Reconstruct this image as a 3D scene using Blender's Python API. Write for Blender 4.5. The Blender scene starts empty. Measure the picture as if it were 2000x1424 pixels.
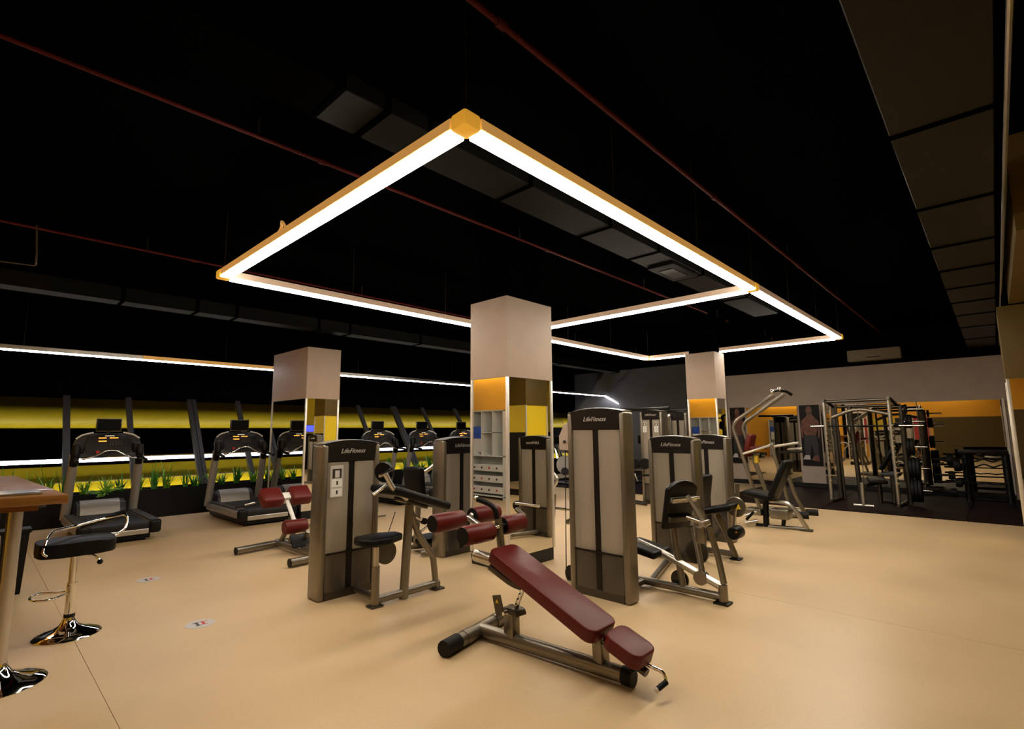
import bpy, bmesh, math, random
from mathutils import Vector, Matrix
random.seed(7)
V = Vector
SC = bpy.context.scene
COL = SC.collection

# ------------------------------------------------------------------ camera
F_PX, H_CAM = 995.0, 1.5
_h, _p, _r = math.radians(43.3), math.radians(7.4), math.radians(0.45)
FW = V((math.cos(_h)*math.cos(_p), math.sin(_h)*math.cos(_p), math.sin(_p)))
RT0 = V((math.sin(_h), -math.cos(_h), 0)); UP0 = RT0.cross(FW)
RT = RT0*math.cos(_r) - UP0*math.sin(_r); UP = UP0*math.cos(_r) + RT0*math.sin(_r)
CAM = V((0, 0, H_CAM))
cd = bpy.data.cameras.new('camera'); cd.sensor_width = 36; cd.lens = F_PX/2000*36
cd.clip_start = 0.05; cd.clip_end = 200
co = bpy.data.objects.new('camera', cd); COL.objects.link(co)
co.matrix_world = Matrix(((RT.x, UP.x, -FW.x, CAM.x), (RT.y, UP.y, -FW.y, CAM.y), (RT.z, UP.z, -FW.z, CAM.z), (0, 0, 0, 1)))
SC.camera = co
# ------------------------------------------------------------------ world, view
w = bpy.data.worlds.new('world'); SC.world = w; w.use_nodes = True
w.node_tree.nodes['Background'].inputs[0].default_value = (0.02, 0.022, 0.03, 1)
w.node_tree.nodes['Background'].inputs[1].default_value = 0.02
SC.view_settings.view_transform = 'Standard'; SC.view_settings.look = 'None'
SC.view_settings.exposure = 0.0; SC.view_settings.gamma = 1.0
SC.view_settings.use_curve_mapping = False
try:
    SC.cycles.use_denoising = True; SC.cycles.max_bounces = 7; SC.cycles.diffuse_bounces = 3
    SC.cycles.glossy_bounces = 5; SC.cycles.transparent_max_bounces = 16; SC.cycles.sample_clamp_indirect = 4
    SC.cycles.caustics_reflective = False; SC.cycles.caustics_refractive = False
except Exception: pass
L_BAR = 50.0      # radiance of the hanging fluorescent bars
L_WIN = 24.0      # strip over the windows
L_OUT = 32.0       # unseen uplight added outside
L_BACK = 9.0      # strip by the yellow wall

# pixel of the 2000x1424 photograph -> point on a plane of the room
def _ray(x, y): return FW + RT*((x-1000)/F_PX) - UP*((y-712)/F_PX)
def PX(x, y, X): d = _ray(x, y); return CAM + d*(X/d.x)
def PY(x, y, Y): d = _ray(x, y); return CAM + d*(Y/d.y)
def PF(x, y, z=0.0): d = _ray(x, y); return CAM + d*((z-H_CAM)/d.z)

# ------------------------------------------------------------------ materials
MATS = {}
def mat(name, col, rough=0.5, metal=0.0, spec=0.5, bump=0.0, bscale=60, vary=0.0, emit=None, es=0, coat=0, alpha=1.0, sss=0):
    m = bpy.data.materials.new(name); m.use_nodes = True; nt = m.node_tree; b = nt.nodes['Principled BSDF']
    b.inputs['Base Color'].default_value = (*col, 1); b.inputs['Roughness'].default_value = rough
    b.inputs['Metallic'].default_value = metal; b.inputs['Specular IOR Level'].default_value = spec
    b.inputs['Coat Weight'].default_value = coat; b.inputs['Alpha'].default_value = alpha
    if emit: b.inputs['Emission Color'].default_value = (*emit, 1); b.inputs['Emission Strength'].default_value = es
    if vary or bump:
        tc = nt.nodes.new('ShaderNodeTexCoord'); nz = nt.nodes.new('ShaderNodeTexNoise')
        nz.inputs['Scale'].default_value = bscale; nz.inputs['Detail'].default_value = 4
        nt.links.new(tc.outputs['Object'], nz.inputs['Vector'])
        if vary:
            mp = nt.nodes.new('ShaderNodeMapRange'); mp.inputs['From Min'].default_value = 0.3; mp.inputs['From Max'].default_value = 0.7
            mp.inputs['To Min'].default_value = 1-vary; mp.inputs['To Max'].default_value = 1+vary
            vm = nt.nodes.new('ShaderNodeVectorMath'); vm.operation = 'SCALE'; vm.inputs[0].default_value = col
            nt.links.new(nz.outputs['Fac'], mp.inputs['Value']); nt.links.new(mp.outputs[0], vm.inputs['Scale'])
            nt.links.new(vm.outputs[0], b.inputs['Base Color'])
        if bump:
            bp = nt.nodes.new('ShaderNodeBump'); bp.inputs['Strength'].default_value = bump; bp.inputs['Distance'].default_value = 0.01
            nt.links.new(nz.outputs['Fac'], bp.inputs['Height']); nt.links.new(bp.outputs[0], b.inputs['Normal'])
    MATS[name] = m; return m
def emis(name, col, s):
    m = bpy.data.materials.new(name); m.use_nodes = True; nt = m.node_tree; nt.nodes.clear()
    e = nt.nodes.new('ShaderNodeEmission'); o = nt.nodes.new('ShaderNodeOutputMaterial')
    e.inputs[0].default_value = (*col, 1); e.inputs[1].default_value = s; nt.links.new(e.outputs[0], o.inputs[0])
    MATS[name] = m; return m
def see_through(name, tint, gcol, rough, fac, diff=None, dfac=0.0):
    m = bpy.data.materials.new(name); m.use_nodes = True; nt = m.node_tree; nt.nodes.clear()
    t = nt.nodes.new('ShaderNodeBsdfTransparent'); t.inputs[0].default_value = (*tint, 1)
    g = nt.nodes.new('ShaderNodeBsdfGlossy'); g.inputs[0].default_value = (*gcol, 1); g.inputs['Roughness'].default_value = rough
    mx = nt.nodes.new('ShaderNodeMixShader'); mx.inputs[0].default_value = fac
    o = nt.nodes.new('ShaderNodeOutputMaterial')
    nt.links.new(t.outputs[0], mx.inputs[1]); nt.links.new(g.outputs[0], mx.inputs[2]); last = mx
    if diff:
        d = nt.nodes.new('ShaderNodeBsdfDiffuse'); d.inputs[0].default_value = (*diff, 1)
        m2 = nt.nodes.new('ShaderNodeMixShader'); m2.inputs[0].default_value = dfac
        nt.links.new(mx.outputs[0], m2.inputs[1]); nt.links.new(d.outputs[0], m2.inputs[2]); last = m2
    nt.links.new(last.outputs[0], o.inputs[0]); MATS[name] = m; return m

mat('ceiling_black', (0.0012, 0.0012, 0.0013), 0.9, spec=0.0, vary=0.2, bscale=2)
mat('beige_paint', (0.47, 0.37, 0.30), 0.6, vary=0.03, bscale=5)
mat('far_paint', (0.46, 0.375, 0.315), 0.7, vary=0.04, bscale=3)
mat('grey_paint', (0.10, 0.10, 0.105), 0.6, vary=0.05, bscale=3)
mat('orange_paint', (0.88, 0.40, 0.012), 0.55, vary=0.03, bscale=3)
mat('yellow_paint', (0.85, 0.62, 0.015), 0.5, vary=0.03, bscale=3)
mat('yellow_dull', (0.80, 0.62, 0.015), 0.45, vary=0.05, bscale=4)
mat('black_satin', (0.003, 0.003, 0.0035), 0.4, spec=0.25, vary=0.1)
mat('black_plastic', (0.004, 0.004, 0.004), 0.4, spec=0.2, bump=0.05, bscale=300)
mat('header_black', (0.006, 0.004, 0.0035), 0.35, spec=0.3)
mat('black_vinyl', (0.0025, 0.0027, 0.003), 0.42, spec=0.17, bump=0.15, bscale=250)
mat('rubber', (0.005, 0.0045, 0.0045), 0.6, spec=0.25, bump=0.2, bscale=200)
mat('dark_grey', (0.028, 0.028, 0.03), 0.45, spec=0.35, bump=0.05, bscale=200)
mat('console_grey', (0.045, 0.045, 0.048), 0.4, spec=0.35, vary=0.1, bscale=30)
mat('frame_grey', (0.23, 0.205, 0.165), 0.33, metal=0.85, bump=0.02, bscale=200)
mat('frame_dark', (0.09, 0.08, 0.065), 0.35, metal=0.85)
mat('post_grey', (0.30, 0.28, 0.25), 0.42, metal=0.35, spec=0.4)
mat('silver', (0.55, 0.52, 0.47), 0.28, metal=0.9)
mat('chrome', (0.85, 0.85, 0.85), 0.06, metal=1.0)
mat('maroon_vinyl', (0.10, 0.008, 0.006), 0.40, spec=0.28, bump=0.12, bscale=220)
mat('liner_pale', (0.50, 0.45, 0.38), 0.5)
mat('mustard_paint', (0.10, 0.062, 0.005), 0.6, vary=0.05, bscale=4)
mat('white_plastic', (0.75, 0.73, 0.68), 0.4)
mat('white_board', (0.72, 0.72, 0.68), 0.5, vary=0.02)
mat('paper_grey', (0.45, 0.42, 0.38), 0.6)
mat('ac_white', (0.30, 0.25, 0.17), 0.5)
mat('alu_trim', (0.72, 0.68, 0.62), 0.35, metal=0.5)
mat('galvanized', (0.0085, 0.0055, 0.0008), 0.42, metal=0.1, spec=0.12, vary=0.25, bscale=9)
mat('duct_dark', (0.0028, 0.0027, 0.0022), 0.65, spec=0.1, metal=0.0, vary=0.3, bscale=4)
mat('duct_shaded', (0.0014, 0.0014, 0.0013), 0.8, spec=0.0)  # duct grey with the shade at its left end put into the colour
mat('red_pipe', (0.065, 0.002, 0.0015), 0.6, spec=0.2)
mat('mirror', (0.86, 0.84, 0.78), 0.01, metal=1.0)
mat('mirror_dim', (0.62, 0.58, 0.48), 0.015, metal=1.0)
mat('plinth_black', (0.010, 0.010, 0.010), 0.4, spec=0.3)
mat('mullion_grey', (0.022, 0.019, 0.017), 0.5, spec=0.25)
mat('planter_black', (0.004, 0.004, 0.004), 0.5, spec=0.2, bump=0.08, bscale=20)
mat('leaf_green', (0.06, 0.26, 0.02), 0.45, vary=0.35, bscale=14)
mat('leaf_light', (0.20, 0.45, 0.04), 0.45, vary=0.3, bscale=14)
mat('pebble', (0.55, 0.52, 0.45), 0.7, vary=0.3, bscale=20)
mat('belt', (0.007, 0.007, 0.007), 0.55, spec=0.3, bump=0.1, bscale=300)
mat('maroon_mat', (0.008, 0.002, 0.002), 0.65, spec=0.1, bump=0.2, bscale=150, vary=0.3)
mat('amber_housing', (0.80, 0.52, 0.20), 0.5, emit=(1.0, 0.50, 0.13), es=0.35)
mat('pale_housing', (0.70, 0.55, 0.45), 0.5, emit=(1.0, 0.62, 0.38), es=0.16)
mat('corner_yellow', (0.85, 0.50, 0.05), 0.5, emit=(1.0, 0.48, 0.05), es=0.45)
mat('poster_black', (0.006, 0.004, 0.004), 0.5, spec=0.2)
mat('skin_print', (0.15, 0.045, 0.022), 0.5, vary=0.45, bscale=12)
mat('beard_tone', (0.08, 0.025, 0.016), 0.5)  # darker printed tone of the beard
mat('print_white', (0.55, 0.52, 0.5), 0.5)
mat('print_red', (0.55, 0.03, 0.03), 0.5)
mat('print_dark', (0.010, 0.010, 0.010), 0.5)
mat('blue_print', (0.03, 0.10, 0.55), 0.5, vary=0.4, bscale=20)
mat('night_ground', (0.01, 0.01, 0.01), 0.8)
mat('steel_plate', (0.05, 0.05, 0.05), 0.4, metal=0.5)
mat('yellow_decal', (0.75, 0.5, 0.03), 0.5)
emis('tube_light', (1.0, 0.89, 0.74), L_BAR)
emis('tube_window', (0.93, 0.90, 1.0), L_WIN)
emis('tube_back', (1.0, 0.86, 0.62), 16.0)
emis('tube_side', (1.0, 0.86, 0.55), 3.0)
emis('tube_outside', (1.0, 0.93, 0.7), L_OUT)
emis('led_orange', (1.0, 0.33, 0.04), 3.0)
emis('led_white', (1.0, 0.8, 0.6), 1.2)
emis('screen_blue', (0.10, 0.12, 1.0), 1.6)
mat('screen_off', (0.002, 0.002, 0.003), 0.3, spec=0.1)
see_through('glass_tinted', (0.72, 0.72, 0.70), (0.9, 0.92, 1.0), 0.0, 0.20)
see_through('shroud', (0.80, 0.77, 0.72), (0.66, 0.60, 0.52), 0.28, 0.26, (0.50, 0.44, 0.36), 0.42)
see_through('shroud_smoked', (0.5, 0.48, 0.45), (0.45, 0.41, 0.36), 0.28, 0.26, (0.10, 0.09, 0.075), 0.42)
see_through('cover_clear', (0.9, 0.9, 0.9), (0.9, 0.9, 0.9), 0.05, 0.1)

def wood():
    m = mat('bar_wood', (0.35, 0.12, 0.025), 0.32, coat=0.2); nt = m.node_tree; b = nt.nodes['Principled BSDF']
    tc = nt.nodes.new('ShaderNodeTexCoord'); mp = nt.nodes.new('ShaderNodeMapping'); mp.inputs['Scale'].default_value = (3, 40, 40)
    nz = nt.nodes.new('ShaderNodeTexNoise'); nz.inputs['Scale'].default_value = 2; nz.inputs['Detail'].default_value = 6
    cr = nt.nodes.new('ShaderNodeValToRGB'); cr.color_ramp.elements[0].color = (0.13, 0.048, 0.008, 1); cr.color_ramp.elements[1].color = (0.29, 0.125, 0.022, 1)
    nt.links.new(tc.outputs['Object'], mp.inputs[0]); nt.links.new(mp.outputs[0], nz.inputs['Vector'])
    nt.links.new(nz.outputs['Fac'], cr.inputs[0]); nt.links.new(cr.outputs[0], b.inputs['Base Color'])
wood()
def floor_mat():
    m = mat('floor_vinyl', (0.62, 0.41, 0.20), 0.34, spec=0.35); nt = m.node_tree; b = nt.nodes['Principled BSDF']
    tc = nt.nodes.new('ShaderNodeTexCoord')
    a = nt.nodes.new('ShaderNodeTexNoise'); a.inputs['Scale'].default_value = 0.9; a.inputs['Detail'].default_value = 5
    f = nt.nodes.new('ShaderNodeTexNoise'); f.inputs['Scale'].default_value = 60; f.inputs['Detail'].default_value = 3
    ca = nt.nodes.new('ShaderNodeValToRGB'); ca.color_ramp.elements[0].position = 0.3; ca.color_ramp.elements[1].position = 0.7
    ca.color_ramp.elements[0].color = (0.56, 0.395, 0.215, 1); ca.color_ramp.elements[1].color = (0.66, 0.48, 0.275, 1)
    mx = nt.nodes.new('ShaderNodeMix'); mx.data_type = 'RGBA'; mx.blend_type = 'OVERLAY'; mx.inputs[0].default_value = 0.10
    nt.links.new(tc.outputs['Object'], a.inputs['Vector']); nt.links.new(tc.outputs['Object'], f.inputs['Vector'])
    nt.links.new(a.outputs['Fac'], ca.inputs[0]); nt.links.new(ca.outputs[0], mx.inputs[6]); nt.links.new(f.outputs['Fac'], mx.inputs[7])
    nt.links.new(mx.outputs[2], b.inputs['Base Color'])
    r = nt.nodes.new('ShaderNodeMapRange'); r.inputs['To Min'].default_value = 0.26; r.inputs['To Max'].default_value = 0.46
    nt.links.new(a.outputs['Fac'], r.inputs['Value']); nt.links.new(r.outputs[0], b.inputs['Roughness'])
floor_mat()

# ------------------------------------------------------------------ mesh helpers
def fillet(pts, r, n=5):
    pts = [V(p) for p in pts]
    if r <= 0 or len(pts) < 3: return pts
    out = [pts[0]]
    for i in range(1, len(pts)-1):
        a, b, c = pts[i-1], pts[i], pts[i+1]
        d1, d2 = (a-b), (c-b)
        k = min(r, d1.length*0.48, d2.length*0.48)
        p, q = b+d1.normalized()*k, b+d2.normalized()*k
        for j in range(n+1):
            t = j/n; out.append(p*(1-t)**2 + b*2*t*(1-t) + q*t*t)
    out.append(pts[-1]); return out

class MB:
    def __init__(s): s.bm = bmesh.new()
    def _add(s, verts, faces):
        vs = [s.bm.verts.new(v) for v in verts]
        for f in faces:
            try: s.bm.faces.new([vs[i] for i in f])
            except ValueError: pass
        return vs
    def box(s, a, b, bev=0.0, seg=2, M=None):
        a, b = V(a), V(b); lo = V([min(a[i], b[i]) for i in range(3)]); hi = V([max(a[i], b[i]) for i in range(3)])
        vs = s._add([(x, y, z) for z in (lo.z, hi.z) for y in (lo.y, hi.y) for x in (lo.x, hi.x)],
                    [(0, 2, 3, 1), (4, 5, 7, 6), (0, 1, 5, 4), (2, 6, 7, 3), (0, 4, 6, 2), (1, 3, 7, 5)])
        if bev > 0:
            es = list({e for v in vs for e in v.link_edges})
            r = bmesh.ops.bevel(s.bm, geom=es, offset=bev, segments=seg, profile=0.5, affect='EDGES', clamp_overlap=True)
            vs = list({v for f in r['faces'] for v in f.verts} | {v for v in vs if v.is_valid})
        if M is not None:
            for v in vs: v.co = M @ v.co
        return s
    def obox(s, c, size, ex, ey, ez, bev=0.0, seg=3):   # oriented box
        ex, ey, ez = V(ex).normalized(), V(ey).normalized(), V(ez).normalized()
        M = Matrix(((ex.x, ey.x, ez.x, c[0]), (ex.y, ey.y, ez.y, c[1]), (ex.z, ey.z, ez.z, c[2]), (0, 0, 0, 1)))
        sz = V(size)*0.5
        return s.box(-sz, sz, bev, seg, M)
    def tube(s, pts, r, n=12, fil=0.0, flat=None, up=None, taper=None):
        P = fillet(pts, fil); N = len(P); rings = []
        t0 = (P[1]-P[0]).normalized()
        u = V(up) if up else (V((0, 0, 1)) if abs(t0.z) < 0.9 else V((1, 0, 0)))
        u = (u - t0*u.dot(t0)).normalized(); prev = t0
        ry = flat if flat else r
        for i, p in enumerate(P):
            t = ((P[min(i+1, N-1)]-p).normalized() + (p-P[max(i-1, 0)]).normalized()).normalized()
            q = prev.rotation_difference(t); u = q @ u; u = (u - t*u.dot(t)).normalized(); prev = t
            v = t.cross(u)
            k = 1 if not taper else 1+(taper-1)*i/(N-1)
            rings.append([p + u*math.cos(2*math.pi*j/n)*ry*k + v*math.sin(2*math.pi*j/n)*r*k for j in range(n)])
        verts = [x for ring in rings for x in ring]; faces = []
        for i in range(N-1):
            for j in range(n): faces.append((i*n+j, i*n+(j+1) % n, (i+1)*n+(j+1) % n, (i+1)*n+j))
        faces.append(tuple(range(n-1, -1, -1))); faces.append(tuple((N-1)*n+j for j in range(n)))
        s._add(verts, faces); return s
    def lathe(s, prof, c, ax=(0, 0, 1), n=24):
        ax = V(ax).normalized(); u = ax.orthogonal().normalized(); v = ax.cross(u); c = V(c)
        verts, faces, N = [], [], len(prof)
        for r, z in prof:
            for j in range(n):
                a = 2*math.pi*j/n; verts.append(c + ax*z + (u*math.cos(a)+v*math.sin(a))*max(r, 1e-5))
        for i in range(N-1):
            for j in range(n): faces.append((i*n+j, i*n+(j+1) % n, (i+1)*n+(j+1) % n, (i+1)*n+j))
        faces.append(tuple(range(n-1, -1, -1))); faces.append(tuple((N-1)*n+j for j in range(n)))
        s._add(verts, faces); return s
    def prism(s, poly, ext, bev=0.0, seg=2):
        poly = [V(p) for p in poly]; e = V(ext); n = len(poly)
        vs = s._add(poly + [p+e for p in poly], [tuple(range(n)), tuple(range(2*n-1, n-1, -1))] + [(i, n+i, n+(i+1) % n, (i+1) % n) for i in range(n)])
        if bev > 0:
            es = list({ed for v in vs for ed in v.link_edges})
            bmesh.ops.bevel(s.bm, geom=es, offset=bev, segments=seg, profile=0.5, affect='EDGES', clamp_overlap=True)
        return s
    def ball(s, c, r, n=12):
        m = n//2; prof = [(r*math.sin(math.pi*i/m), -r*math.cos(math.pi*i/m)) for i in range(m+1)]
        return s.lathe(prof, c, n=n)
    def build(s, name, m, parent=None, smooth=True, **props):
        bmesh.ops.recalc_face_normals(s.bm, faces=s.bm.faces)
        me = bpy.data.meshes.new(name)
        if parent is not None:
            off = parent['_o'] if '_o' in parent else (0, 0, 0)
            bmesh.ops.translate(s.bm, verts=s.bm.verts, vec=-V(off))
        s.bm.to_mesh(me); s.bm.free()
        if m: me.materials.append(MATS[m])
        if smooth and len(me.polygons):
            me.polygons.foreach_set('use_smooth', [True]*len(me.polygons))
            try: me.set_sharp_from_angle(angle=math.radians(38))
            except Exception: pass
        o = bpy.data.objects.new(name, me); COL.objects.link(o)
        if parent is not None:
            o.parent = parent; o['_o'] = parent['_o'] if '_o' in parent else (0, 0, 0)
        for k, v in props.items(): o[k] = v
        return o
def thing(name, label, cat, loc=(0, 0, 0), group=None):
    o = bpy.data.objects.new(name, None); COL.objects.link(o); o.location = loc; o.empty_display_size = 0.1
    o['_o'] = tuple(loc); o['label'] = label; o['category'] = cat
    if group: o['group'] = group
    return o
def struct_root(name, loc=(0, 0, 0)):
    o = bpy.data.objects.new(name, None); COL.objects.link(o); o.location = loc; o['_o'] = tuple(loc); o['kind'] = 'structure'; return o
def tag(o, label, cat, group=None):
    o['label'] = label; o['category'] = cat
    if group: o['group'] = group
    return o
def copy_tree(o, parent=None):
    c = o.copy(); COL.objects.link(c)
    if parent: c.parent = parent
    for ch in list(o.children): copy_tree(ch, c)
    return c
def lettering(s, size, loc, ex, ez, m, parent, shear=0.35, name='lettering', ext=0.002, align='CENTER'):
    cu = bpy.data.curves.new(name, 'FONT'); cu.body = s; cu.size = size; cu.extrude = ext; cu.align_x = align; cu.align_y = 'CENTER'
    cu.shear = shear; cu.resolution_u = 2; cu.materials.append(MATS[m])
    tmp = bpy.data.objects.new(name, cu); COL.objects.link(tmp); bpy.context.view_layer.update()
    me = bpy.data.meshes.new_from_object(tmp.evaluated_get(bpy.context.evaluated_depsgraph_get()))
    bpy.data.objects.remove(tmp); me.name = name
    o = bpy.data.objects.new(name, me); COL.objects.link(o)
    ex, ez = V(ex).normalized(), V(ez).normalized(); n = ex.cross(ez)
    off = V(parent['_o']); l = V(loc)-off
    o.parent = parent
    o.matrix_local = Matrix(((ex.x, ez.x, n.x, l.x), (ex.y, ez.y, n.y, l.y), (ex.z, ez.z, n.z, l.z), (0, 0, 0, 1)))
    return o

# ================================================================== THE ROOM
CZ = 3.85
fl = struct_root('floor')
xs = [-3.2, 0.67, 5.02, 9.37, 13.72, 18.2]
MB().box((-3.2, -4.2, -0.12), (18.2, 11.75, -0.02)).build('subfloor', 'plinth_black', fl)
for i in range(len(xs)-1):
    MB().box((xs[i]+0.0015, -4.2, -0.02), (xs[i+1]-0.0015, 11.75, 0)).build('vinyl_sheet', 'floor_vinyl', fl, smooth=False)
MB().box((-3.2, -4.2, CZ), (18.2, 13.2, CZ+0.15)).build('ceiling', 'ceiling_black', kind='structure')
# far wall: beige over mirrors, right of pillar; recessed dark wall on the left
XF = 14.95
wf = struct_root('wall_far')
MB().box((XF, -4.2, 0), (XF+0.12, 5.7, 3.02)).build('beige_panel', 'far_paint', wf)
MB().box((XF, -4.2, 3.02), (XF+0.12, 5.7, CZ)).build('black_panel', 'ceiling_black', wf)
MB().box((XF, 5.58, 0), (17.7, 5.7, CZ)).build('return_panel', 'grey_paint', wf)
MB().box((17.6, 5.7, 0), (17.72, 13.2, CZ)).build('grey_panel', 'grey_paint', wf)
# right wall, yellow above a black dado; back wall orange
wr = struct_root('wall_right')
MB().box((-3.2, -2.9, 1.45), (15.0, -2.8, CZ)).build('yellow_panel', 'yellow_paint', wr)
MB().box((-3.2, -2.9, 0), (15.0, -2.79, 1.45)).build('black_panel', 'black_satin', wr)
wb = struct_root('wall_back')
MB().box((-3.2, -4.2, 2.0), (-3.08, 5.6, CZ)).build('orange_band', 'orange_paint', wb)
for ya, yb, m_ in ((-4.2, 2.3, 'mustard_paint'), (2.3, 3.3, 'orange_paint'), (3.3, 3.8, 'header_black'), (3.8, 5.0, 'yellow_paint'), (5.0, 5.6, 'orange_paint')):
    MB().box((-3.2, ya, 0), (-3.08, yb, 2.0)).build('wall_panel', m_, wb)
MB().box((-3.1, 5.5, 0), (-0.3, 5.62, CZ)).build('return_panel', 'ceiling_black', wb)
MB().box((-0.42, 5.6, 0), (-0.3, 11.0, CZ)).build('orange_panel', 'orange_paint', wb)
MB().box((-0.42, 11.0, 0), (-0.3, 13.2, CZ)).build('black_end', 'ceiling_black', wb)
dk = struct_root('door_back', (-0.3, 6.9, 0))
MB().box((-0.3, 7.42, 0), (-0.24, 7.62, 2.05), 0.004).box((-0.3, 6.0, 1.98), (-0.24, 7.62, 2.08), 0.004).build('door_frame', 'black_satin', dk)
MB().box((-0.298, 6.05, 0.0), (-0.27, 6.55, 1.98), 0.003).build('door_leaf', 'yellow_paint', dk)
# window wall: leaning glazing, soffit
KL = 0.73
def gy(z): return 11.72 + KL*(z-0.6)
wl = struct_root('wall_left')
MB().box((-1.0, gy(2.25), 2.2), (17.6, gy(2.25)+0.3, CZ)).build('soffit', 'ceiling_black', wl)
MB().box((-1.0, 11.62, 0), (17.6, 11.76, 0.5)).build('sill_wall', 'black_satin', wl)
mull = [(-0.1, .05), (1.24, .05), (2.2, .045), (3.33, .085), (4.28, .045), (5.3, .085), (6.35, .045), (7.4, .045), (8.55, .085), (9.6, .045), (10.9, .05), (12.2, .085), (13.5, .05), (15.0, .05), (16.4, .05)]
zb, zt = 0.42, 2.24
for i in range(len(mull)-1):
    wn = struct_root('window_%d' % (i+1), (mull[i][0], gy(zb), zb))
    x0, x1 = mull[i][0], mull[i+1][0]; hw = mull[i][1]
    if hw > .06:
        for sx in (-0.5, 0.5):
            MB().prism([(x0+sx*hw-hw*.42, gy(zb)-.06, zb), (x0+sx*hw+hw*.42, gy(zb)-.06, zb), (x0+sx*hw+hw*.42, gy(zt)-.06, zt), (x0+sx*hw-hw*.42, gy(zt)-.06, zt)], (0, .12, 0)).build('mullion', 'mullion_grey', wn)
    else:
        MB().prism([(x0-hw, gy(zb)-.05, zb), (x0+hw, gy(zb)-.05, zb), (x0+hw, gy(zt)-.05, zt), (x0-hw, gy(zt)-.05, zt)], (0, .1, 0)).build('mullion', 'mullion_grey', wn)
    g = MB(); g._add([(x0+.03, gy(zb), zb), (x1-.03, gy(zb), zb), (x1-.03, gy(zt), zt), (x0+.03, gy(zt), zt)], [(0, 1, 2, 3)])
    g.build('glass_pane', 'glass_tinted', wn, smooth=False)
# outside: yellow beam rounded so light fades upward, low yellow wall, added unseen uplight
ob = struct_root('trim_1', (0, 15, 0))
pts = [(-6, 15.4, 1.63)]
for i in range(1, 13):
    a = math.radians(-90 - i*7.5); pts.append((-6, 15.4+0.5*math.cos(a), 2.13+0.5*math.sin(a)))
pts += [(-6, 14.9, 3.6), (-6, 16.05, 3.6), (-6, 16.05, 1.63)]
MB().prism(pts, (34, 0, 0)).build('yellow_beam', 'yellow_dull', ob)
ol = struct_root('trim_2', (0, 15, 0))
MB().box((-6, 15.2, -0.3), (28, 15.4, 0.78)).build('low_yellow_wall', 'yellow_dull', ol)
MB().box((-6, 15.17, 0.42), (28, 15.2, 0.435)).build('ledge_line', 'alu_trim', ol)
MB().box((-6, 11.8, -0.4), (28, 17.5, -0.3)).build('ground_outside', 'night_ground', kind='structure')
up = thing('added_uplight', 'unseen warm light strip added outside to light the yellow beam and wall from below', 'lamp', (6, 15.08, 0))
MB().box((-5, 15.0, -0.3), (25, 15.16, -0.12)).build('housing', 'black_satin', up)
MB().box((-5, 15.02, -0.12), (25, 15.14, -0.10)).build('diffuser', 'tube_outside', up)

# ------------------------------------------------------------------ pillars
def pillar(x0, y0, wx, wy, label, refl='mirror', paint='beige_paint', core='plinth_black'):
    p = thing('pillar', label, 'pillar', (x0+wx/2, y0+wy/2, 0))
    zc, zm, zp = 3.03, 2.10, 0.14
    MB().box((x0, y0, zm), (x0+wx, y0+wy, zc), 0.004).build('casing', paint, p)
    MB().box((x0+.06, y0+.05, zc), (x0+wx-.1, y0+wy-.06, CZ)).build('upper_shaft', 'ceiling_black', p)
    MB().box((x0+.015, y0+.015, 0), (x0+wx-.015, y0+wy-.015, zp)).build('plinth', 'plinth_black', p)
    t = .032
    for sx in (x0, x0+wx-t):
        for sy in (y0, y0+wy-t):
            MB().box((sx, sy, zp), (sx+t, sy+t, zm), 0.003).build('corner_trim', 'alu_trim', p)
    g = .012
    MB().box((x0+t, y0+t, zp), (x0+wx-t, y0+wy-t, zm)).build('inner_core', core, p)
    MB().box((x0+g, y0+t, zp), (x0+g+.01, y0+wy-t, zm)).build('mirror_panel', refl, p, smooth=False)
    MB().box((x0+t, y0+g, zp), (x0+wx-t, y0+g+.01, zm)).build('mirror_panel', refl, p, smooth=False)
    MB().box((x0+wx-g-.01, y0+t, zp), (x0+wx-g, y0+wy-t, zm)).build('mirror_panel', refl, p, smooth=False)
    return p
pillar(4.07, 3.91, 0.80, 0.61, 'central square pillar with beige top casing and mirrored sides')
pillar(4.07, 8.87, 0.64, 1.50, 'wide mirrored pillar standing among the treadmills')
pillar(10.0, 3.93, 0.50, 0.60, 'mirrored pillar in front of the beige far wall')
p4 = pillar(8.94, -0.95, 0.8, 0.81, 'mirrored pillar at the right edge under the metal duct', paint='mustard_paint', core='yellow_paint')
MB().box((5.6, -1.1, 3.05), (14.9, -0.26, CZ)).build('bulkhead', 'mustard_paint', kind='structure')['kind'] = 'structure'
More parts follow.
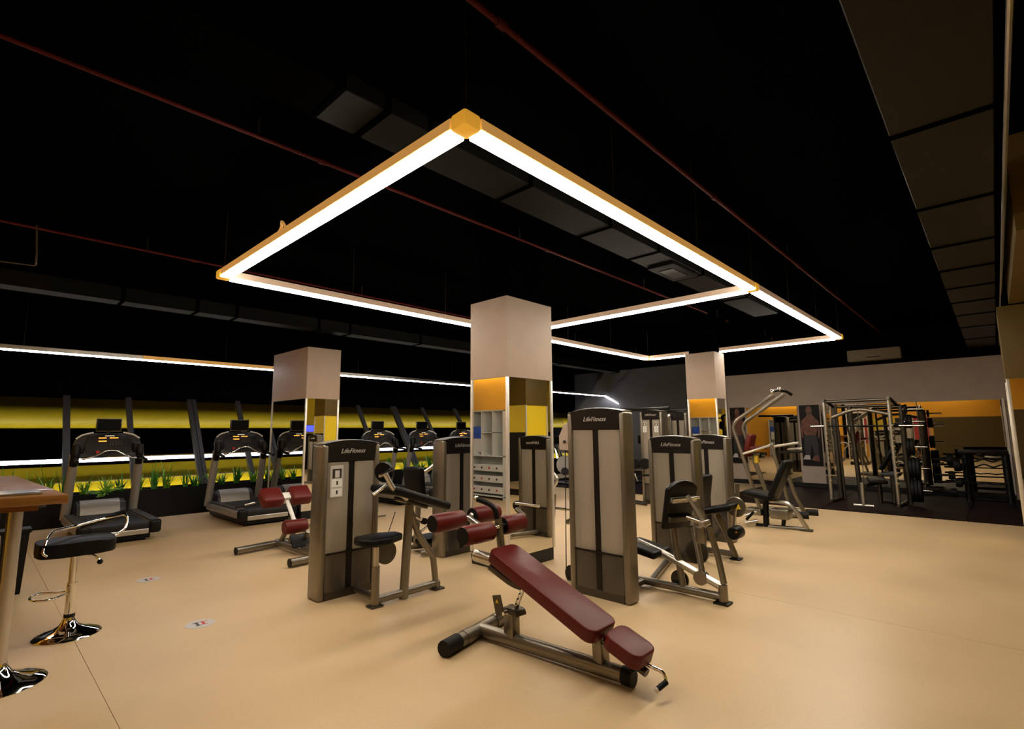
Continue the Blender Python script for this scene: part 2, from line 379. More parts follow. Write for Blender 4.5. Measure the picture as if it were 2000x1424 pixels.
# ------------------------------------------------------------------ far wall mirrors + posters
wm = struct_root('trim_3', (XF, 2, 0))
def fmirror(ya, yb):
    MB().box((XF-.02, ya, .12), (XF-.005, yb, 2.08)).build('mirror_panel', 'mirror_dim', wm, smooth=False)
for a, b in ((3.78, 5.07), (2.45, 3.24), (1.30, 2.44), (-0.12, 1.29)): fmirror(a+.004, b-.004)
MB().box((XF-.03, -0.16, .0), (XF-.0, 5.58, .115)).build('skirting', 'plinth_black', wm)
MB().box((XF-.03, -0.17, .1), (XF, -0.125, 2.1)).build('edge_trim', 'alu_trim', wm)
def poster(yc, w_, label, z0=0.55, z1=2.10):
    p = thing('poster', label, 'poster', (XF-.02, yc, 1.3))
    X = XF-.03
    MB().box((X, yc-w_/2, z0), (X+.025, yc+w_/2, z1)).build('backing', 'poster_black', p, smooth=False)
    h = z1-z0; k = w_/0.40
    def q(u, v): return (X-.002, yc-u*k, z0+v*h)
    def flat(nm, m, poly, d=.002):
        MB().prism([tuple(V(q(*a))-V((d, 0, 0))) for a in poly], (.002, 0, 0)).build(nm, m, p, smooth=False)
    flat('torso_print', 'skin_print', [(-.12, .50), (-.16, .62), (-.17, .74), (-.08, .80), (-.04, .84), (.05, .84), (.09, .80), (.17, .73), (.15, .62), (.10, .50)])
    flat('head_print', 'skin_print', [(-.05, .84), (-.07, .92), (-.04, .975), (.03, .98), (.06, .92), (.045, .84)], .003)
    flat('arm_print', 'skin_print', [(-.17, .74), (-.195, .6), (-.18, .46), (-.15, .46), (-.145, .6), (-.12, .70)], .0035)
    flat('arm_print', 'skin_print', [(.17, .73), (.195, .6), (.17, .44), (.14, .45), (.15, .6), (.12, .68)], .0035)
    flat('beard_print', 'beard_tone', [(-.03, .85), (-.045, .88), (.03, .88), (.04, .85), (0, .835)], .004)
    flat('trousers_print', 'print_dark', [(-.13, .50), (-.15, .30), (-.13, .17), (-.04, .17), (0, .36), (.05, .17), (.13, .17), (.13, .34), (.11, .50)], .004)
    flat('shoe_print', 'print_white', [(-.14, .17), (-.19, .10), (-.04, .10), (-.05, .17)], .005)
    flat('leg_print', 'skin_print', [(.04, .17), (-.02, .09), (.14, .07), (.13, .17)], .005)
    return p
poster(5.31, 0.40, 'tall dark poster of a bare-chested man beside the pillar and pulldown machine')
poster(3.50, 0.46, 'tall dark poster of a bare-chested man between two wall mirrors')

# ------------------------------------------------------------------ hanging light frame
LX = (1.711, 6.22, 10.78); LY = (1.944, 5.78); LZ = 3.12
bw = 0.053
lights = thing('ceiling_light_frame', 'large rectangular frame of bright fluorescent bars hanging from the black ceiling', 'lamp', (LX[1], 3.9, LZ))
def bar(a, b, housing='amber_housing', par=lights, tube='tube_light', w_=bw, end=0.07):
    a, b = V(a), V(b); d = (b-a).normalized(); s_ = d.cross(V((0, 0, 1)))
    a2, b2 = a+d*end, b-d*end; c = (a2+b2)/2; L = (b2-a2).length
    h = MB().obox(c+V((0, 0, .045)), (L, w_*2, .07), d, s_, (0, 0, 1), .004, 1).build('light_housing', housing, par)
    MB().obox(c+V((0, 0, .0)), (L, w_*2-.012, .022), d, s_, (0, 0, 1)).build('light_diffuser', tube, h)
    return h
for x0, x1 in ((0, 1), (1, 2)):
    for y in LY: bar((LX[x0], y, LZ), (LX[x1], y, LZ), 'amber_housing' if (x0 == 0 and y == LY[0]) else 'pale_housing')
for x in LX: bar((x, LY[0], LZ), (x, LY[1], LZ), 'amber_housing' if x == LX[0] else 'pale_housing')
for x in LX:
    for y in LY:
        MB().box((x-.062, y-.062, LZ-.012), (x+.062, y+.062, LZ+.082), .018, 2).build('corner_joint', 'corner_yellow', lights)
        MB().tube([(x, y, LZ+.08), (x, y, CZ)], .004, 6).build('suspension_wire', 'frame_dark', lights)
for x in (3.2, 4.7, 7.7, 9.2):
    for y in LY: MB().tube([(x, y, LZ+.08), (x, y, CZ)], .003, 6).build('suspension_wire', 'frame_dark', lights)
MB().tube([(1.70, 4.2, LZ+.08), (1.67, 4.25, LZ+.17), (1.72, 4.36, LZ+.15), (1.70, 4.42, LZ+.08)], .012, 8, fil=.05).build('cable_loop', 'amber_housing', lights)
# window strip
ws = thing('window_light_strip', 'long straight light strip over the leaning windows', 'lamp', (7, 11.37, 2.85))
xx = [-1.0, 2.1, 5.2, 8.3, 11.4, 14.5, 17.45]
for i in range(6):
    bar((xx[i], 11.37, 2.85), (xx[i+1], 11.37, 2.85), 'amber_housing' if i == 1 else 'silver', ws, 'tube_window', .045, .002)
bar((17.45, 11.37, 2.85), (17.5, 10.75, 2.52), 'silver', ws, 'tube_window', .03, .002)
for x in (0.5, 3.5, 6.5, 9.5, 12.5): MB().tube([(x, 11.37, 2.93), (x, 11.37, CZ)], .003, 6).build('suspension_wire', 'frame_dark', ws)
# strip by yellow wall (seen in pillar mirrors)
bs = thing('side_light_strip', 'light strip along the yellow wall, seen only in the pillar mirrors', 'lamp', (5, -2.9, 3.1))
bar((1.0, -2.0, 3.6), (4.6, -2.0, 3.6), 'amber_housing', bs, 'tube_side', .05, .0)
bar((6.0, -2.0, 3.6), (9.6, -2.0, 3.6), 'amber_housing', bs, 'tube_side', .05, .0)
b4 = thing('added_back_strip', 'light strip added behind the viewer to brighten the orange wall and the machine fronts', 'lamp', (-2.5, 2.5, 3.2))  # added lamp, lights the back wall and the machine fronts
bar((-2.4, .4, 3.2), (-2.4, 4.8, 3.2), 'amber_housing', b4, 'tube_back', .05, .0)
b3 = thing('added_back_strip', 'light strip added out of view above the white shelf unit to brighten the orange wall', 'lamp', (.9, 8.0, 3.2))  # added lamp kept out of frame, brightens the orange wall and left floor
bar((-.14, 6.2, 2.9), (-.14, 9.4, 2.9), 'amber_housing', b3, 'tube_back', .05, .0)

# ------------------------------------------------------------------ ceiling services
def pipe(y, z, r, label, x0=-1, x1=14.8):
    p = thing('sprinkler_pipe', label, 'pipe', (6, y, z))
    MB().tube([(x0, y, z), (x1, y, z)], r, 10).build('pipe_run', 'red_pipe', p)
    for i in range(5):
        x = 1.3+i*2.9
        MB().tube([(x, y, z), (x, y, CZ)], .006, 6).build('hanger', 'frame_dark', p)
        MB().lathe([(r*1.5, -.03), (r*1.5, .03)], (x+.5, y, z), (1, 0, 0), 10).build('coupling', 'red_pipe', p)
    return p
pipe(1.76, 3.70, .018, 'thin red sprinkler pipe passing over the front corner of the light frame')
pipe(3.82, 3.70, .014, 'thin red sprinkler pipe crossing above the middle of the light frame', x1=9.5)
pipe(7.3, 3.70, .014, 'thin red sprinkler pipe just beyond the light frame, over the open floor', x1=8)
def duct(ya, yb, za, zb_, segs, m, label):
    d = thing('air_duct', label, 'duct', ((segs[0][0]+segs[-1][1])/2, (ya+yb)/2, za))
    for i, (a, b) in enumerate(segs):
        MB().box((a+.02, ya, za), (b-.02, yb, zb_), .006, 1).build('duct_section', 'duct_shaded' if (za == 3.5 and b < 1.4) else m, d)
        MB().box((b-.02, ya-.012, za-.010), (b+.02, yb+.012, zb_+.01), .004, 1).build('flange', 'ceiling_black', d)
    return d
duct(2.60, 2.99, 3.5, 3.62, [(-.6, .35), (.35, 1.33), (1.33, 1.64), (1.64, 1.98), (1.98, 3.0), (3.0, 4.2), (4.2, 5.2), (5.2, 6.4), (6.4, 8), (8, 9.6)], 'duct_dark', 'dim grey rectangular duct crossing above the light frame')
duct(8.54, 8.84, 3.3, 3.5, [(-.28, 1.3), (1.3, 2.2), (2.2, 2.75), (2.75, 4.1), (4.1, 4.7), (4.7, 6.3), (6.3, 8.4), (8.4, 11), (11, 14)], 'duct_dark', 'slim dim duct between the light frame and the window strip')
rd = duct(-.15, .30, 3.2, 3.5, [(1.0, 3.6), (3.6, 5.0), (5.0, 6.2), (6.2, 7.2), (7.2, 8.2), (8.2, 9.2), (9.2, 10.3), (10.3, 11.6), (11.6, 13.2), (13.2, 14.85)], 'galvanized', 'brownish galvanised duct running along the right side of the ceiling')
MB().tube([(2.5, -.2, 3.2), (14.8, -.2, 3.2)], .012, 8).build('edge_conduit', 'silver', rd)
vt = thing('ceiling_vent', 'dim square air vent hanging under the ceiling duct', 'vent', (6.0, 2.8, 3.47))
MB().box((5.6, 2.62, 3.46), (6.3, 2.96, 3.50), .005).build('vent_frame', 'duct_dark', vt)
MB().box((5.75, 2.70, 3.45), (6.15, 2.88, 3.47)).build('vent_core', 'black_satin', vt)
hr = thing('hanging_rail', 'thin bent metal rail hanging from the ceiling above the table', 'rail', (.3, 5.5, 3.0))
MB().tube([PY(-40, 505, 6.2), PY(70, 519, 6.2), PY(72, 495, 6.2), PY(72, 440, 6.2)], .008, 8, fil=.02).build('bent_tube', 'frame_dark', hr)
# air conditioner
ac = thing('air_conditioner', 'off-white wall air conditioner above the beige far wall', 'air conditioner', (14.85, 2.0, 3.2))
a0, a1 = PX(1655, 700, 14.7), PX(1758, 678, 14.7)
MB().box((14.68, a1.y, 3.11), (14.94, a0.y, 3.38), .02, 2).build('casing', 'ac_white', ac)
MB().box((14.66, (a0.y+a1.y)/2-.14, 3.17), (14.69, (a0.y+a1.y)/2+.14, 3.19)).build('air_slot', 'print_dark', ac)

# ------------------------------------------------------------------ planter and plants
pl = thing('long_planter', 'long black planter box under the leaning windows', 'planter', (6, 11.4, 0))
MB().box((-.25, 11.18, 0), (14.6, 11.22, .5)).box((-.25, 11.22, 0), (14.6, 11.6, .44)).box((-.25, 11.56, 0), (14.6, 11.6, .5)).build('trough', 'planter_black', pl)
pb = MB()
for i in range(1500):
    x, y = random.uniform(-.2, 10.5), random.uniform(11.23, 11.55); r = random.uniform(.008, .02)
    pb._add([(x+r, y, .45), (x-r*.5, y+r*.9, .45), (x-r*.6, y-r*.8, .45), (x, y, .455+r)], [(0, 1, 3), (1, 2, 3), (2, 0, 3)])
pb.build('pebbles', 'pebble', pl, smooth=False, kind='stuff')
def clump(nb, hgt, spread):
    m = MB()
    for i in range(nb):
        a = random.uniform(0, 6.283); l = hgt*random.uniform(.55, 1.1); out = spread*random.uniform(.3, 1); droop = random.uniform(.0, .5)*l
        w_ = random.uniform(.006, .012); dx, dy = math.cos(a), math.sin(a); px, py = -dy, dx; prev = None; vs = []; fs = []
        bx, by = random.uniform(-.03, .03), random.uniform(-.03, .03); N = 5
        for k in range(N+1):
            t = k/N; x = bx+dx*out*t**1.4; y = by+dy*out*t**1.4; z = l*t - droop*t**3
            ww = w_*(1-t**2)+.0008
            vs += [(x-px*ww, y-py*ww, z), (x+px*ww, y+py*ww, z)]
            if k: fs.append((2*k-2, 2*k-1, 2*k+1, 2*k))
        m._add(vs, fs)
    return m
protos = []
for i, (nb, h, s_) in enumerate([(26, .40, .20), (30, .30, .24), (22, .48, .16), (34, .26, .26), (28, .36, .2), (30, .46, .14)]):
    protos.append(clump(nb, h, s_))
meshes = []
for i, m in enumerate(protos):
    me = bpy.data.meshes.new('grassy_plant'); m.bm.to_mesh(me); m.bm.free(); me.materials.append(MATS['leaf_green' if i % 3 else 'leaf_light']); meshes.append(me)
x = .02; i = 0
while x < 13.8:
    o = bpy.data.objects.new('grassy_plant', meshes[random.randrange(6)]); COL.objects.link(o)
    o.location = (x, random.uniform(11.33, 11.5), .44); o.rotation_euler = (0, 0, random.uniform(0, 6.28)); s_ = random.uniform(1.0, 1.45); o.scale = (s_, s_, s_)
    tag(o, 'green grassy plant growing in the black planter under the windows', 'plant', 'grassy plants in the long planter')
    x += random.uniform(.16, .32)
hp = bpy.data.objects.new('grassy_plant', meshes[3]); COL.objects.link(hp); hp.location = (1.72, 11.26, .46); hp.rotation_euler = (.75, 0, 0); hp.scale = (1.2, 1.2, 1.1)
tag(hp, 'grassy plant drooping over the front edge of the planter behind the first treadmill', 'plant')

# ------------------------------------------------------------------ treadmills
def treadmill(x, y, rz, label):
    t = thing('treadmill', label, 'treadmill', (0, 0, 0), 'treadmills facing the windows')
    for sx in (-1, 1):
        MB().box((sx*.34, .02, .13), (sx*.47, 1.62, .27), .045, 3).build('side_rail', 'post_grey', t)
        MB().box((sx*.335, .10, .27), (sx*.455, 1.5, .285), .006, 2).build('foot_strip', 'dark_grey', t)
        MB().box((sx*.325, -.03, .10), (sx*.475, .06, .285), .04, 3).build('end_cap', 'black_plastic', t)
    MB().box((-.335, .0, .17), (.335, 1.5, .255), .012, 2).build('running_belt', 'belt', t)
    MB().box((-.325, -.01, .10), (.325, .03, .17), .01, 2).build('rear_bar', 'silver', t)
    MB().box((-.36, .06, .03), (.36, 1.75, .13), .01, 2).build('base_frame', 'black_plastic', t)
    for sx in (-1, 1):
        MB().lathe([(.03, -.012), (.035, 0), (.03, .012)], (sx*.3, .12, .03), (1, 0, 0), 12).build('foot', 'rubber', t)
    # motor hood
    prof = [(1.46, .20), (1.50, .33), (1.58, .42), (1.72, .45), (1.86, .41), (1.93, .3), (1.94, .12), (1.46, .12)]
    MB().prism([(-.31, a, b) for a, b in prof], (.62, 0, 0), .015, 2).build('motor_hood', 'dark_grey', t)
    MB().prism([(-.27, 1.475, .235), (-.27, 1.515, .345), (-.27, 1.59, .425), (-.27, 1.66, .445), (-.27, 1.66, .465), (-.27, 1.575, .445), (-.27, 1.495, .36), (-.27, 1.455, .24)], (.5, 0, 0), .004, 1).build('hood_panel', 'post_grey', t)
    for sx in (-1, 1):
        MB().tube([(sx*.425, 1.66, .2), (sx*.42, 1.50, .75), (sx*.41, 1.40, 1.18)], .060, 14, flat=.045, up=(0, 1, 0)).build('upright', 'post_grey', t)
        MB().tube([(sx*.41, 1.43, 1.03), (sx*.405, 1.36, 1.16), (sx*.40, 1.40, 1.32)], .055, 12, flat=.06, fil=.06).build('arm_boot', 'black_plastic', t)
        h = MB().tube([(sx*.40, 1.38, 1.12), (sx*.41, 1.20, 1.12), (sx*.42, .98, 1.09)], .024, 12, fil=.05)
        h.build('side_grip', 'black_plastic', t)
    # console
    poly = [(-.43, 1.16), (-.40, 1.12), (-.2, 1.17), (.2, 1.17), (.40, 1.12), (.43, 1.16), (.435, 1.30), (.41, 1.40), (.34, 1.47), (.20, 1.51), (-.20, 1.51), (-.34, 1.47), (-.41, 1.40), (-.435, 1.30)]
    def cy(z): return 1.36 + (z-1.16)*.42
    c = MB(); c.prism([(a, cy(b), b) for a, b in poly], (0, .10, 0), .02, 2)
    con = c.build('console', 'console_grey', t)
    face = [(-.27, 1.19), (.27, 1.19), (.31, 1.33), (.26, 1.46), (.15, 1.49), (-.15, 1.49), (-.26, 1.46), (-.31, 1.33)]
    MB().prism([(a, cy(b)-.012, b) for a, b in face], (0, .014, 0), .004, 1).build('console_face', 'dark_grey', con)
    for sx in (-1, 1):
        MB().tube([(sx*.19, cy(1.515)+.02, 1.522), (sx*.33, cy(1.48)+.01, 1.485), (sx*.405, cy(1.42), 1.425)], .007, 8, flat=.012, fil=.04).build('highlight_trim', 'white_plastic', con)
        MB().box((sx*.30, 1.36, 1.19), (sx*.415, 1.43, 1.36), .03, 2).build('cup_holder', 'black_plastic', con)
    for (xa, xb, z) in ((-.13, -.03, 1.435), (.01, .12, 1.435), (-.13, -.03, 1.385), (-.05, .07, 1.468)):
        MB().obox(((xa+xb)/2, cy(z)-.016, z), (xb-xa, .004, .012 if z < 1.46 else .008), (1, 0, 0), (0, 1, -.42), (0, .42, 1)).build('led_display', 'led_orange' if z < 1.46 else 'led_white', con)
    kp = MB()
    for r_ in range(3):
        for c_ in range(5):
            kp.obox((.02+c_*.035, cy(1.33+r_*.025)-.014, 1.33+r_*.025), (.02, .005, .012), (1, 0, 0), (0, 1, -.42), (0, .42, 1))
    kp.build('keypad', 'frame_grey', con)
    MB().lathe([(.026, 0), (.026, .012), (.018, .02)], (-.14, cy(1.215)-.012, 1.215), (0, -1, .42), 14).build('stop_button', 'print_red', con)
    MB().obox((.02, cy(1.215)-.014, 1.215), (.18, .01, .03), (1, 0, 0), (0, 1, -.42), (0, .42, 1), .004).build('accessory_tray', 'black_satin', con)
    MB().tube([(-.34, 1.24, 1.12), (-.22, 1.20, 1.14), (-.06, 1.20, 1.245), (.06, 1.20, 1.245), (.22, 1.20, 1.14), (.34, 1.24, 1.11), (.41, 1.36, 1.11)], .013, 10, fil=.08).build('pulse_bar', 'chrome', t)
    # screen
    sy = cy(1.51)+.03
    MB().box((-.165, sy, 1.53), (.165, sy+.03, 1.745), .006, 2).build('screen_frame', 'frame_dark', t)
    MB().box((-.150, sy-.003, 1.55), (.150, sy+.002, 1.732)).build('screen_glass', 'screen_off', t)
    MB().box((-.03, sy, 1.49), (.03, sy+.03, 1.55)).build('screen_stalk', 'black_plastic', t)
    t.location = (x, y, 0); t.rotation_euler = (0, 0, rz); return t
T0 = treadmill(1.56, 8.88, 0, 'treadmill nearest the wooden table and bar stool')
for x, y, lb in ((3.52, 8.86, 'treadmill behind the maroon back-extension bench, left of the wide pillar'),
                 (6.52, 8.9, 'first treadmill to the right of the wide mirrored pillar'),
                 (7.78, 8.9, 'second treadmill to the right of the wide mirrored pillar'),
                 (9.08, 8.9, 'treadmill just left of the central pillar, above the weight tower')):
    c = copy_tree(T0); c.location = (x, y, 0); c['label'] = lb
T0['label'] = 'treadmill nearest the wooden table and bar stool'

# ------------------------------------------------------------------ table, stool, bin, stickers
tb = thing('bar_table', 'high wooden bar table on a chrome pedestal at the left edge', 'table', (.28, 4.47, 0))
TZ = 1.15
MB().prism([(.315, 6.2, TZ-.05), (.44, 3.98, TZ-.05), (-.45, 4.10, TZ-.05), (-.45, 6.2, TZ-.05)], (0, 0, .05), .006, 2).build('tabletop', 'bar_wood', tb)
MB().prism([(.24, 6.0, TZ-.10), (.33, 4.2, TZ-.10), (-.35, 4.3, TZ-.10), (-.35, 6.0, TZ-.10)], (0, 0, .05)).build('under_frame', 'bar_wood', tb)
def trumpet(c, R, m=None):
    return MB().lathe([(R, 0), (R, .006), (R*.93, .018), (R*.7, .035), (R*.45, .052), (R*.28, .075), (R*.19, .11), (R*.17, .13)], c, n=40)
tc_ = V((.25, 4.52, 0))
trumpet(tc_, .235).build('pedestal_base', 'chrome', tb)
MB().tube([tc_+V((0, 0, .1)), tc_+V((.0, 0, TZ-.05))], .038, 20).build('pedestal_column', 'silver', tb)
MB().lathe([(.14, 0), (.14, .01)], tc_+V((0, 0, TZ-.112))).build('mounting_plate', 'black_satin', tb)
pp = thing('tablet', 'flat pale tablet lying on the front edge of the wooden bar table', 'tablet', (.2, 4.3, TZ))
MB().prism([(.10, 4.16, TZ), (.335, 4.12, TZ), (.33, 4.4, TZ), (.10, 4.42, TZ)], (0, 0, .012), .004, 2).build('tablet_body', 'silver', pp)

st = thing('bar_stool', 'black padded bar stool on a chrome trumpet base beside the wooden table', 'stool', (.65, 5.24, 0))
c0 = V((.65, 5.24, 0))
trumpet(c0, .205).build('stool_base', 'chrome', st)
MB().tube([c0+V((0, 0, .1)), c0+V((0, 0, .38))], .032, 20).build('outer_column', 'chrome', st)
MB().tube([c0+V((0, 0, .37)), c0+V((0, 0, .62))], .026, 20).build('gas_lift', 'chrome', st)
MB().lathe([(.034, 0), (.034, .03)], c0+V((0, 0, .125)), n=20).build('rubber_collar', 'rubber', st)
fr = [c0+V((-.03, .03, .31))]
for k in range(9):
    a = math.radians(100+k*25); fr.append(c0+V((-.15, -.01, .31))+V((math.cos(a)*.085, math.sin(a)*.13, 0)))
fr.append(c0+V((-.03, -.03, .31)))
MB().tube(fr, .009, 10, fil=.03).build('footrest', 'chrome', st)
sp = []
for k in range(28):
    a = 2*math.pi*k/28; ca, sa = math.cos(a), math.sin(a); e = .45
    sp.append(c0+V((math.copysign(abs(ca)**e, ca)*.235, math.copysign(abs(sa)**e, sa)*.19, .60)))
MB().prism(sp, (0, 0, .10), .03, 3).build('seat', 'black_vinyl', st)
MB().lathe([(.06, .0), (.09, .02)], c0+V((0, 0, .582))).build('seat_plate', 'frame_dark', st)
MB().tube([c0+V((.03, -.02, .585)), c0+V((.11, -.06, .57)), c0+V((.14, -.07, .53))], .007, 8, fil=.02).build('lever', 'chrome', st)
MB().ball(c0+V((.145, -.075, .515)), .02).build('lever_knob', 'black_plastic', st)
lp = [PY(92, 1087, 5.05), PY(83, 1082, 5.05), PY(92, 1052, 5.15), PY(106, 1037, 5.3), PY(150, 1027, 5.5), PY(205, 1012, 5.6), PY(250, 1003, 5.55), PY(248, 1030, 5.45), PY(200, 1062, 5.3)]
MB().tube(lp, .010, 10, fil=.06).build('back_frame', 'chrome', st)
bp_ = [PY(160, 1027, 5.55), PY(205, 1013, 5.65), PY(246, 1001, 5.62)]
MB().tube(bp_, .013, 10, flat=.03, up=(0, 0, 1)).build('backrest', 'black_vinyl', st)

bn = thing('waste_bin', 'black tapered waste bin on the floor behind the table leg', 'bin', (.42, 6.95, 0))
MB().lathe([(.10, 0), (.105, .02), (.135, .56), (.155, .57), (.155, .60), (.12, .60)], (.40, 6.95, 0), n=4).build('bin_body', 'black_plastic', bn)
MB().lathe([(.05, .60), (.06, .63), (.03, .69), (.045, .73), (.01, .76)], (.38, 6.95, 0), n=9).build('crumpled_liner', 'paper_grey', bn)
bc = thing('black_cabinet', 'low black cabinet mostly hidden beneath the bar table', 'cabinet', (.05, 6.6, 0))
MB().box((-.28, 6.35, .06), (.25, 7.2, .98), .008).build('cabinet_body', 'black_satin', bc)
MB().box((.25, 6.38, .09), (.262, 6.76, .95), .004).build('cabinet_door', 'black_plastic', bc)
MB().box((.25, 6.78, .09), (.262, 7.17, .95), .004).build('cabinet_door', 'black_plastic', bc)
MB().box((-.26, 6.37, 0), (.22, 7.18, .06)).build('cabinet_base', 'plinth_black', bc)

def sticker(c, lb):
    s_ = thing('floor_sticker', lb, 'sticker', (c[0], c[1], 0.0))
    MB().lathe([(.105, .0005), (.105, .0018)], c, n=36).build('white_disc', 'print_white', s_)
    z = .0022; X, Y = c[0], c[1]
    MB().box((X-.03, Y-.035, z), (X-.012, Y+.035, z+.0006)).box((X-.045, Y-.045, z), (X-.0, Y-.035, z+.0006)).box((X-.045, Y+.035, z), (X+.0, Y+.045, z+.0006)).build('dark_mark', 'print_dark', s_)
    MB().box((X+.012, Y-.03, z), (X+.03, Y+.03, z+.0006)).box((X+.005, Y+.03, z), (X+.06, Y+.04, z+.0006)).box((X+.005, Y-.04, z), (X+.04, Y-.03, z+.0006)).build('red_mark', 'print_red', s_)
sticker((1.42, 6.53, 0), 'round white floor sticker with red mark, the one closer to the treadmills')
sticker((1.40, 4.74, 0), 'round white floor sticker with red mark, the one closer to the viewer')

# ------------------------------------------------------------------ weight towers
def tower(root, fx, fy, face, W, H, D, text=True, back=True, scr=None):
    """face 'X': front looks to -X, width runs to -Y.  face 'Y': front looks to -Y, width runs to +X."""
    if face == 'X': ex, ey = V((0, -1, 0)), V((1, 0, 0))
    else: ex, ey = V((1, 0, 0)), V((0, 1, 0))
    O = V((fx, fy, 0)); ez = V((0, 0, 1))
    def q(a, b, c): return O+ex*a+ey*b+ez*c
    def bx(a, b, bev=0, seg=2):
        p0, p1 = q(*a), q(*b); return MB().box(p0, p1, bev, seg)
    pw = .062; hh = .20
    for a in (0, W-pw):
        bx((a, 0, 0), (a+pw, D, H-.035), .024, 3).build('side_post', 'frame_grey', root)
    hd = []
    n = 10
    for k in range(n+1):
        t = k/n; hd.append(q(pw*.6+(W-1.2*pw)*t, .004, H-.035+.035*(1-(2*t-1)**2)))
    hd += [q(W-pw, .004, H-hh), q(pw, .004, H-hh)]
    h = MB().prism(hd, ey*(D-.008), .004, 1).build('header', 'header_black', root)
    cap = [q(.01+(W-.02)*k/n, D/2, H-.03+.034*(1-(2*k/n-1)**2)) for k in range(n+1)]
    MB().tube(cap, D*.46, 8, flat=.006, up=(0, 0, 1)).build('top_cap', 'silver', root)
    bx((pw, .01, .0), (W-pw, D-.01, .07)).build('base_plate', 'frame_dark', root)
    sl = .05; cx = W/2
    for side in (0, 1) if back else (0,):
        for a0, a1 in ((pw-.005, cx-sl/2), (cx+sl/2, W-pw+.005)):
            prof = []
            N = 7
            for k in range(N+1):
                t = k/N; off = .022*(1-(2*t-1)**4)
                b = (.022-off) if side == 0 else (D-.022+off)
                prof.append((a0+(a1-a0)*t, b))
            for z0, z1, mm_ in ((.07, .40, 'shroud_smoked'), (.402, H-hh, 'shroud')):
                    m = MB(); vs = [q(a, b, z0) for a, b in prof]+[q(a, b, z1) for a, b in prof]
                    m._add(vs, [(k, k+1, N+2+k, N+1+k) for k in range(N)])
                    m.build('shroud' if z0 > .2 else 'lower_shroud', mm_, root)
        b0, b1 = (.016, .022) if side == 0 else (D-.022, D-.016)
        bx((cx-sl/2-.004, b0, .07), (cx+sl/2+.004, b1, H-hh)).build('centre_strip', 'header_black', root)
    wsx = bx((pw+.03, D*.28, .075), (W-pw-.03, D*.72, .42), .003, 1).build('weight_stack', 'black_satin', root)
    bx((pw+.02, D*.46, .43), (W-pw-.02, D*.54, H-hh-.01)).build('added_liner', 'liner_pale', root)  # pale panel added inside so the upper shroud looks lighter
    gr = MB()
    for k in range(10): gr.box(q(pw+.028, D*.27, .10+k*.034), q(W-pw-.028, D*.73, .104+k*.034))
    gr.build('plate_gap', 'frame_dark', wsx)
    for a in (W*.35, W*.65): MB().tube([q(a, D/2, .42), q(a, D/2, H-.1)], .009, 8).build('guide_rod', 'chrome', root)
    bx((pw+.005, -.004, .392), (W-pw-.005, .008, .410)).build('cross_band', 'header_black', root)
    if text:
        lettering('LifeFitness', .060, q(W*.5, .0015, H-hh*.5), ex, ez, 'paper_grey', root)
        lettering('LifeFitness', .060, q(W*.5, D-.0015, H-hh*.5), -ex, ez, 'paper_grey', root)
    return q
def placard(q, a, z, root, lb=None, k=1.0):
    p = MB().box(q(a, -.004, z-.29*k), q(a+.13*k, .004, z), .003, 1).build('placard', 'paper_grey', root)
    MB().box(q(a+.02*k, -.0055, z-.115*k), q(a+.11*k, -.0045, z-.03*k)).build('placard_picture', 'mirror_dim' if False else 'frame_dark', p)
    MB().box(q(a+.045*k, -.007, z-.11*k), q(a+.09*k, -.006, z-.045*k), .0008, 1).build('placard_figure', 'print_white', p)
    for j in (0, 1):
        zz = z-.195*k+(-.085*k)*j
        MB().box(q(a+.012*k, -.0055, zz), q(a+.118*k, -.0045, zz+.072*k)).build('placard_step', 'white_board', p)
        MB().box(q(a+.06*k, -.007, zz+.02*k), q(a+.075*k, -.006, zz+.055*k)).build('placard_figure', 'print_dark', p)
G = 'frame_grey'
def T(root, name, pts, r=.032, fil=.0, m=G, flat=None, up=None, n=12):
    return MB().tube(pts, r, n, fil=fil, flat=flat, up=up).build(name, m, root)

# --- bicep curl machine
bi = thing('bicep_curl_machine', 'bicep curl machine with pictured placard, black seat and sloping black arm pad', 'gym machine', (2.6, 4.4, 0))
q = tower(bi, 2.25, 4.50, 'Y', .60, 1.42, .22)
placard(q, .075, 1.19, bi)
YB = 4.05
def B(x, y, dy=0): return PY(x, y, YB+dy)
T(bi, 'link_tube', [(2.62, 4.5, .05), (2.58, 4.05, .05)], .03)
T(bi, 'base_beam', [(2.52, YB, .055), (3.24, YB, .055)], .030, flat=.036)
T(bi, 'seat_post', [(2.545, YB, .02), (2.545, YB, .34)], .036)
T(bi, 'seat_post_inner', [(2.545, YB, .32), (2.545, YB, .50)], .027, m='silver')
for x in (2.545, 3.22): MB().box((x-.06, YB-.055, 0), (x+.06, YB+.055, .018), .008, 2).build('foot', 'frame_dark', bi)
pts = [B(700, 1053), B(735, 1047), B(775, 1050)]
se = [V((2.36, YB-.06, .53)), V((2.40, YB-.13, .53)), V((2.60, YB-.15, .53)), V((2.78, YB-.07, .53)), V((2.79, YB+.06, .53)), V((2.60, YB+.15, .53)), V((2.40, YB+.13, .53)), V((2.36, YB+.06, .53))]
MB().prism(se, (0.0, 0, .065), .025, 3).build('seat', 'black_vinyl', bi)
MB().lathe([(.10, -.012), (.10, .012)], (2.66, YB+.02, .43), (0, 1, 0), 28).build('adjustment_disc', 'frame_dark', bi)
T(bi, 'main_upright', [B(788, 1168), B(800, 985)], .036, flat=.042)
T(bi, 'rear_leg', [B(800, 992), B(815, 1040), B(846, 1088), B(852, 1150)], .030, fil=.05)
a0, a1 = B(750, 955), B(852, 985)
d = (a1-a0).normalized(); nrm = d.cross(V((0, 1, 0)))
c = (a0+a1)/2
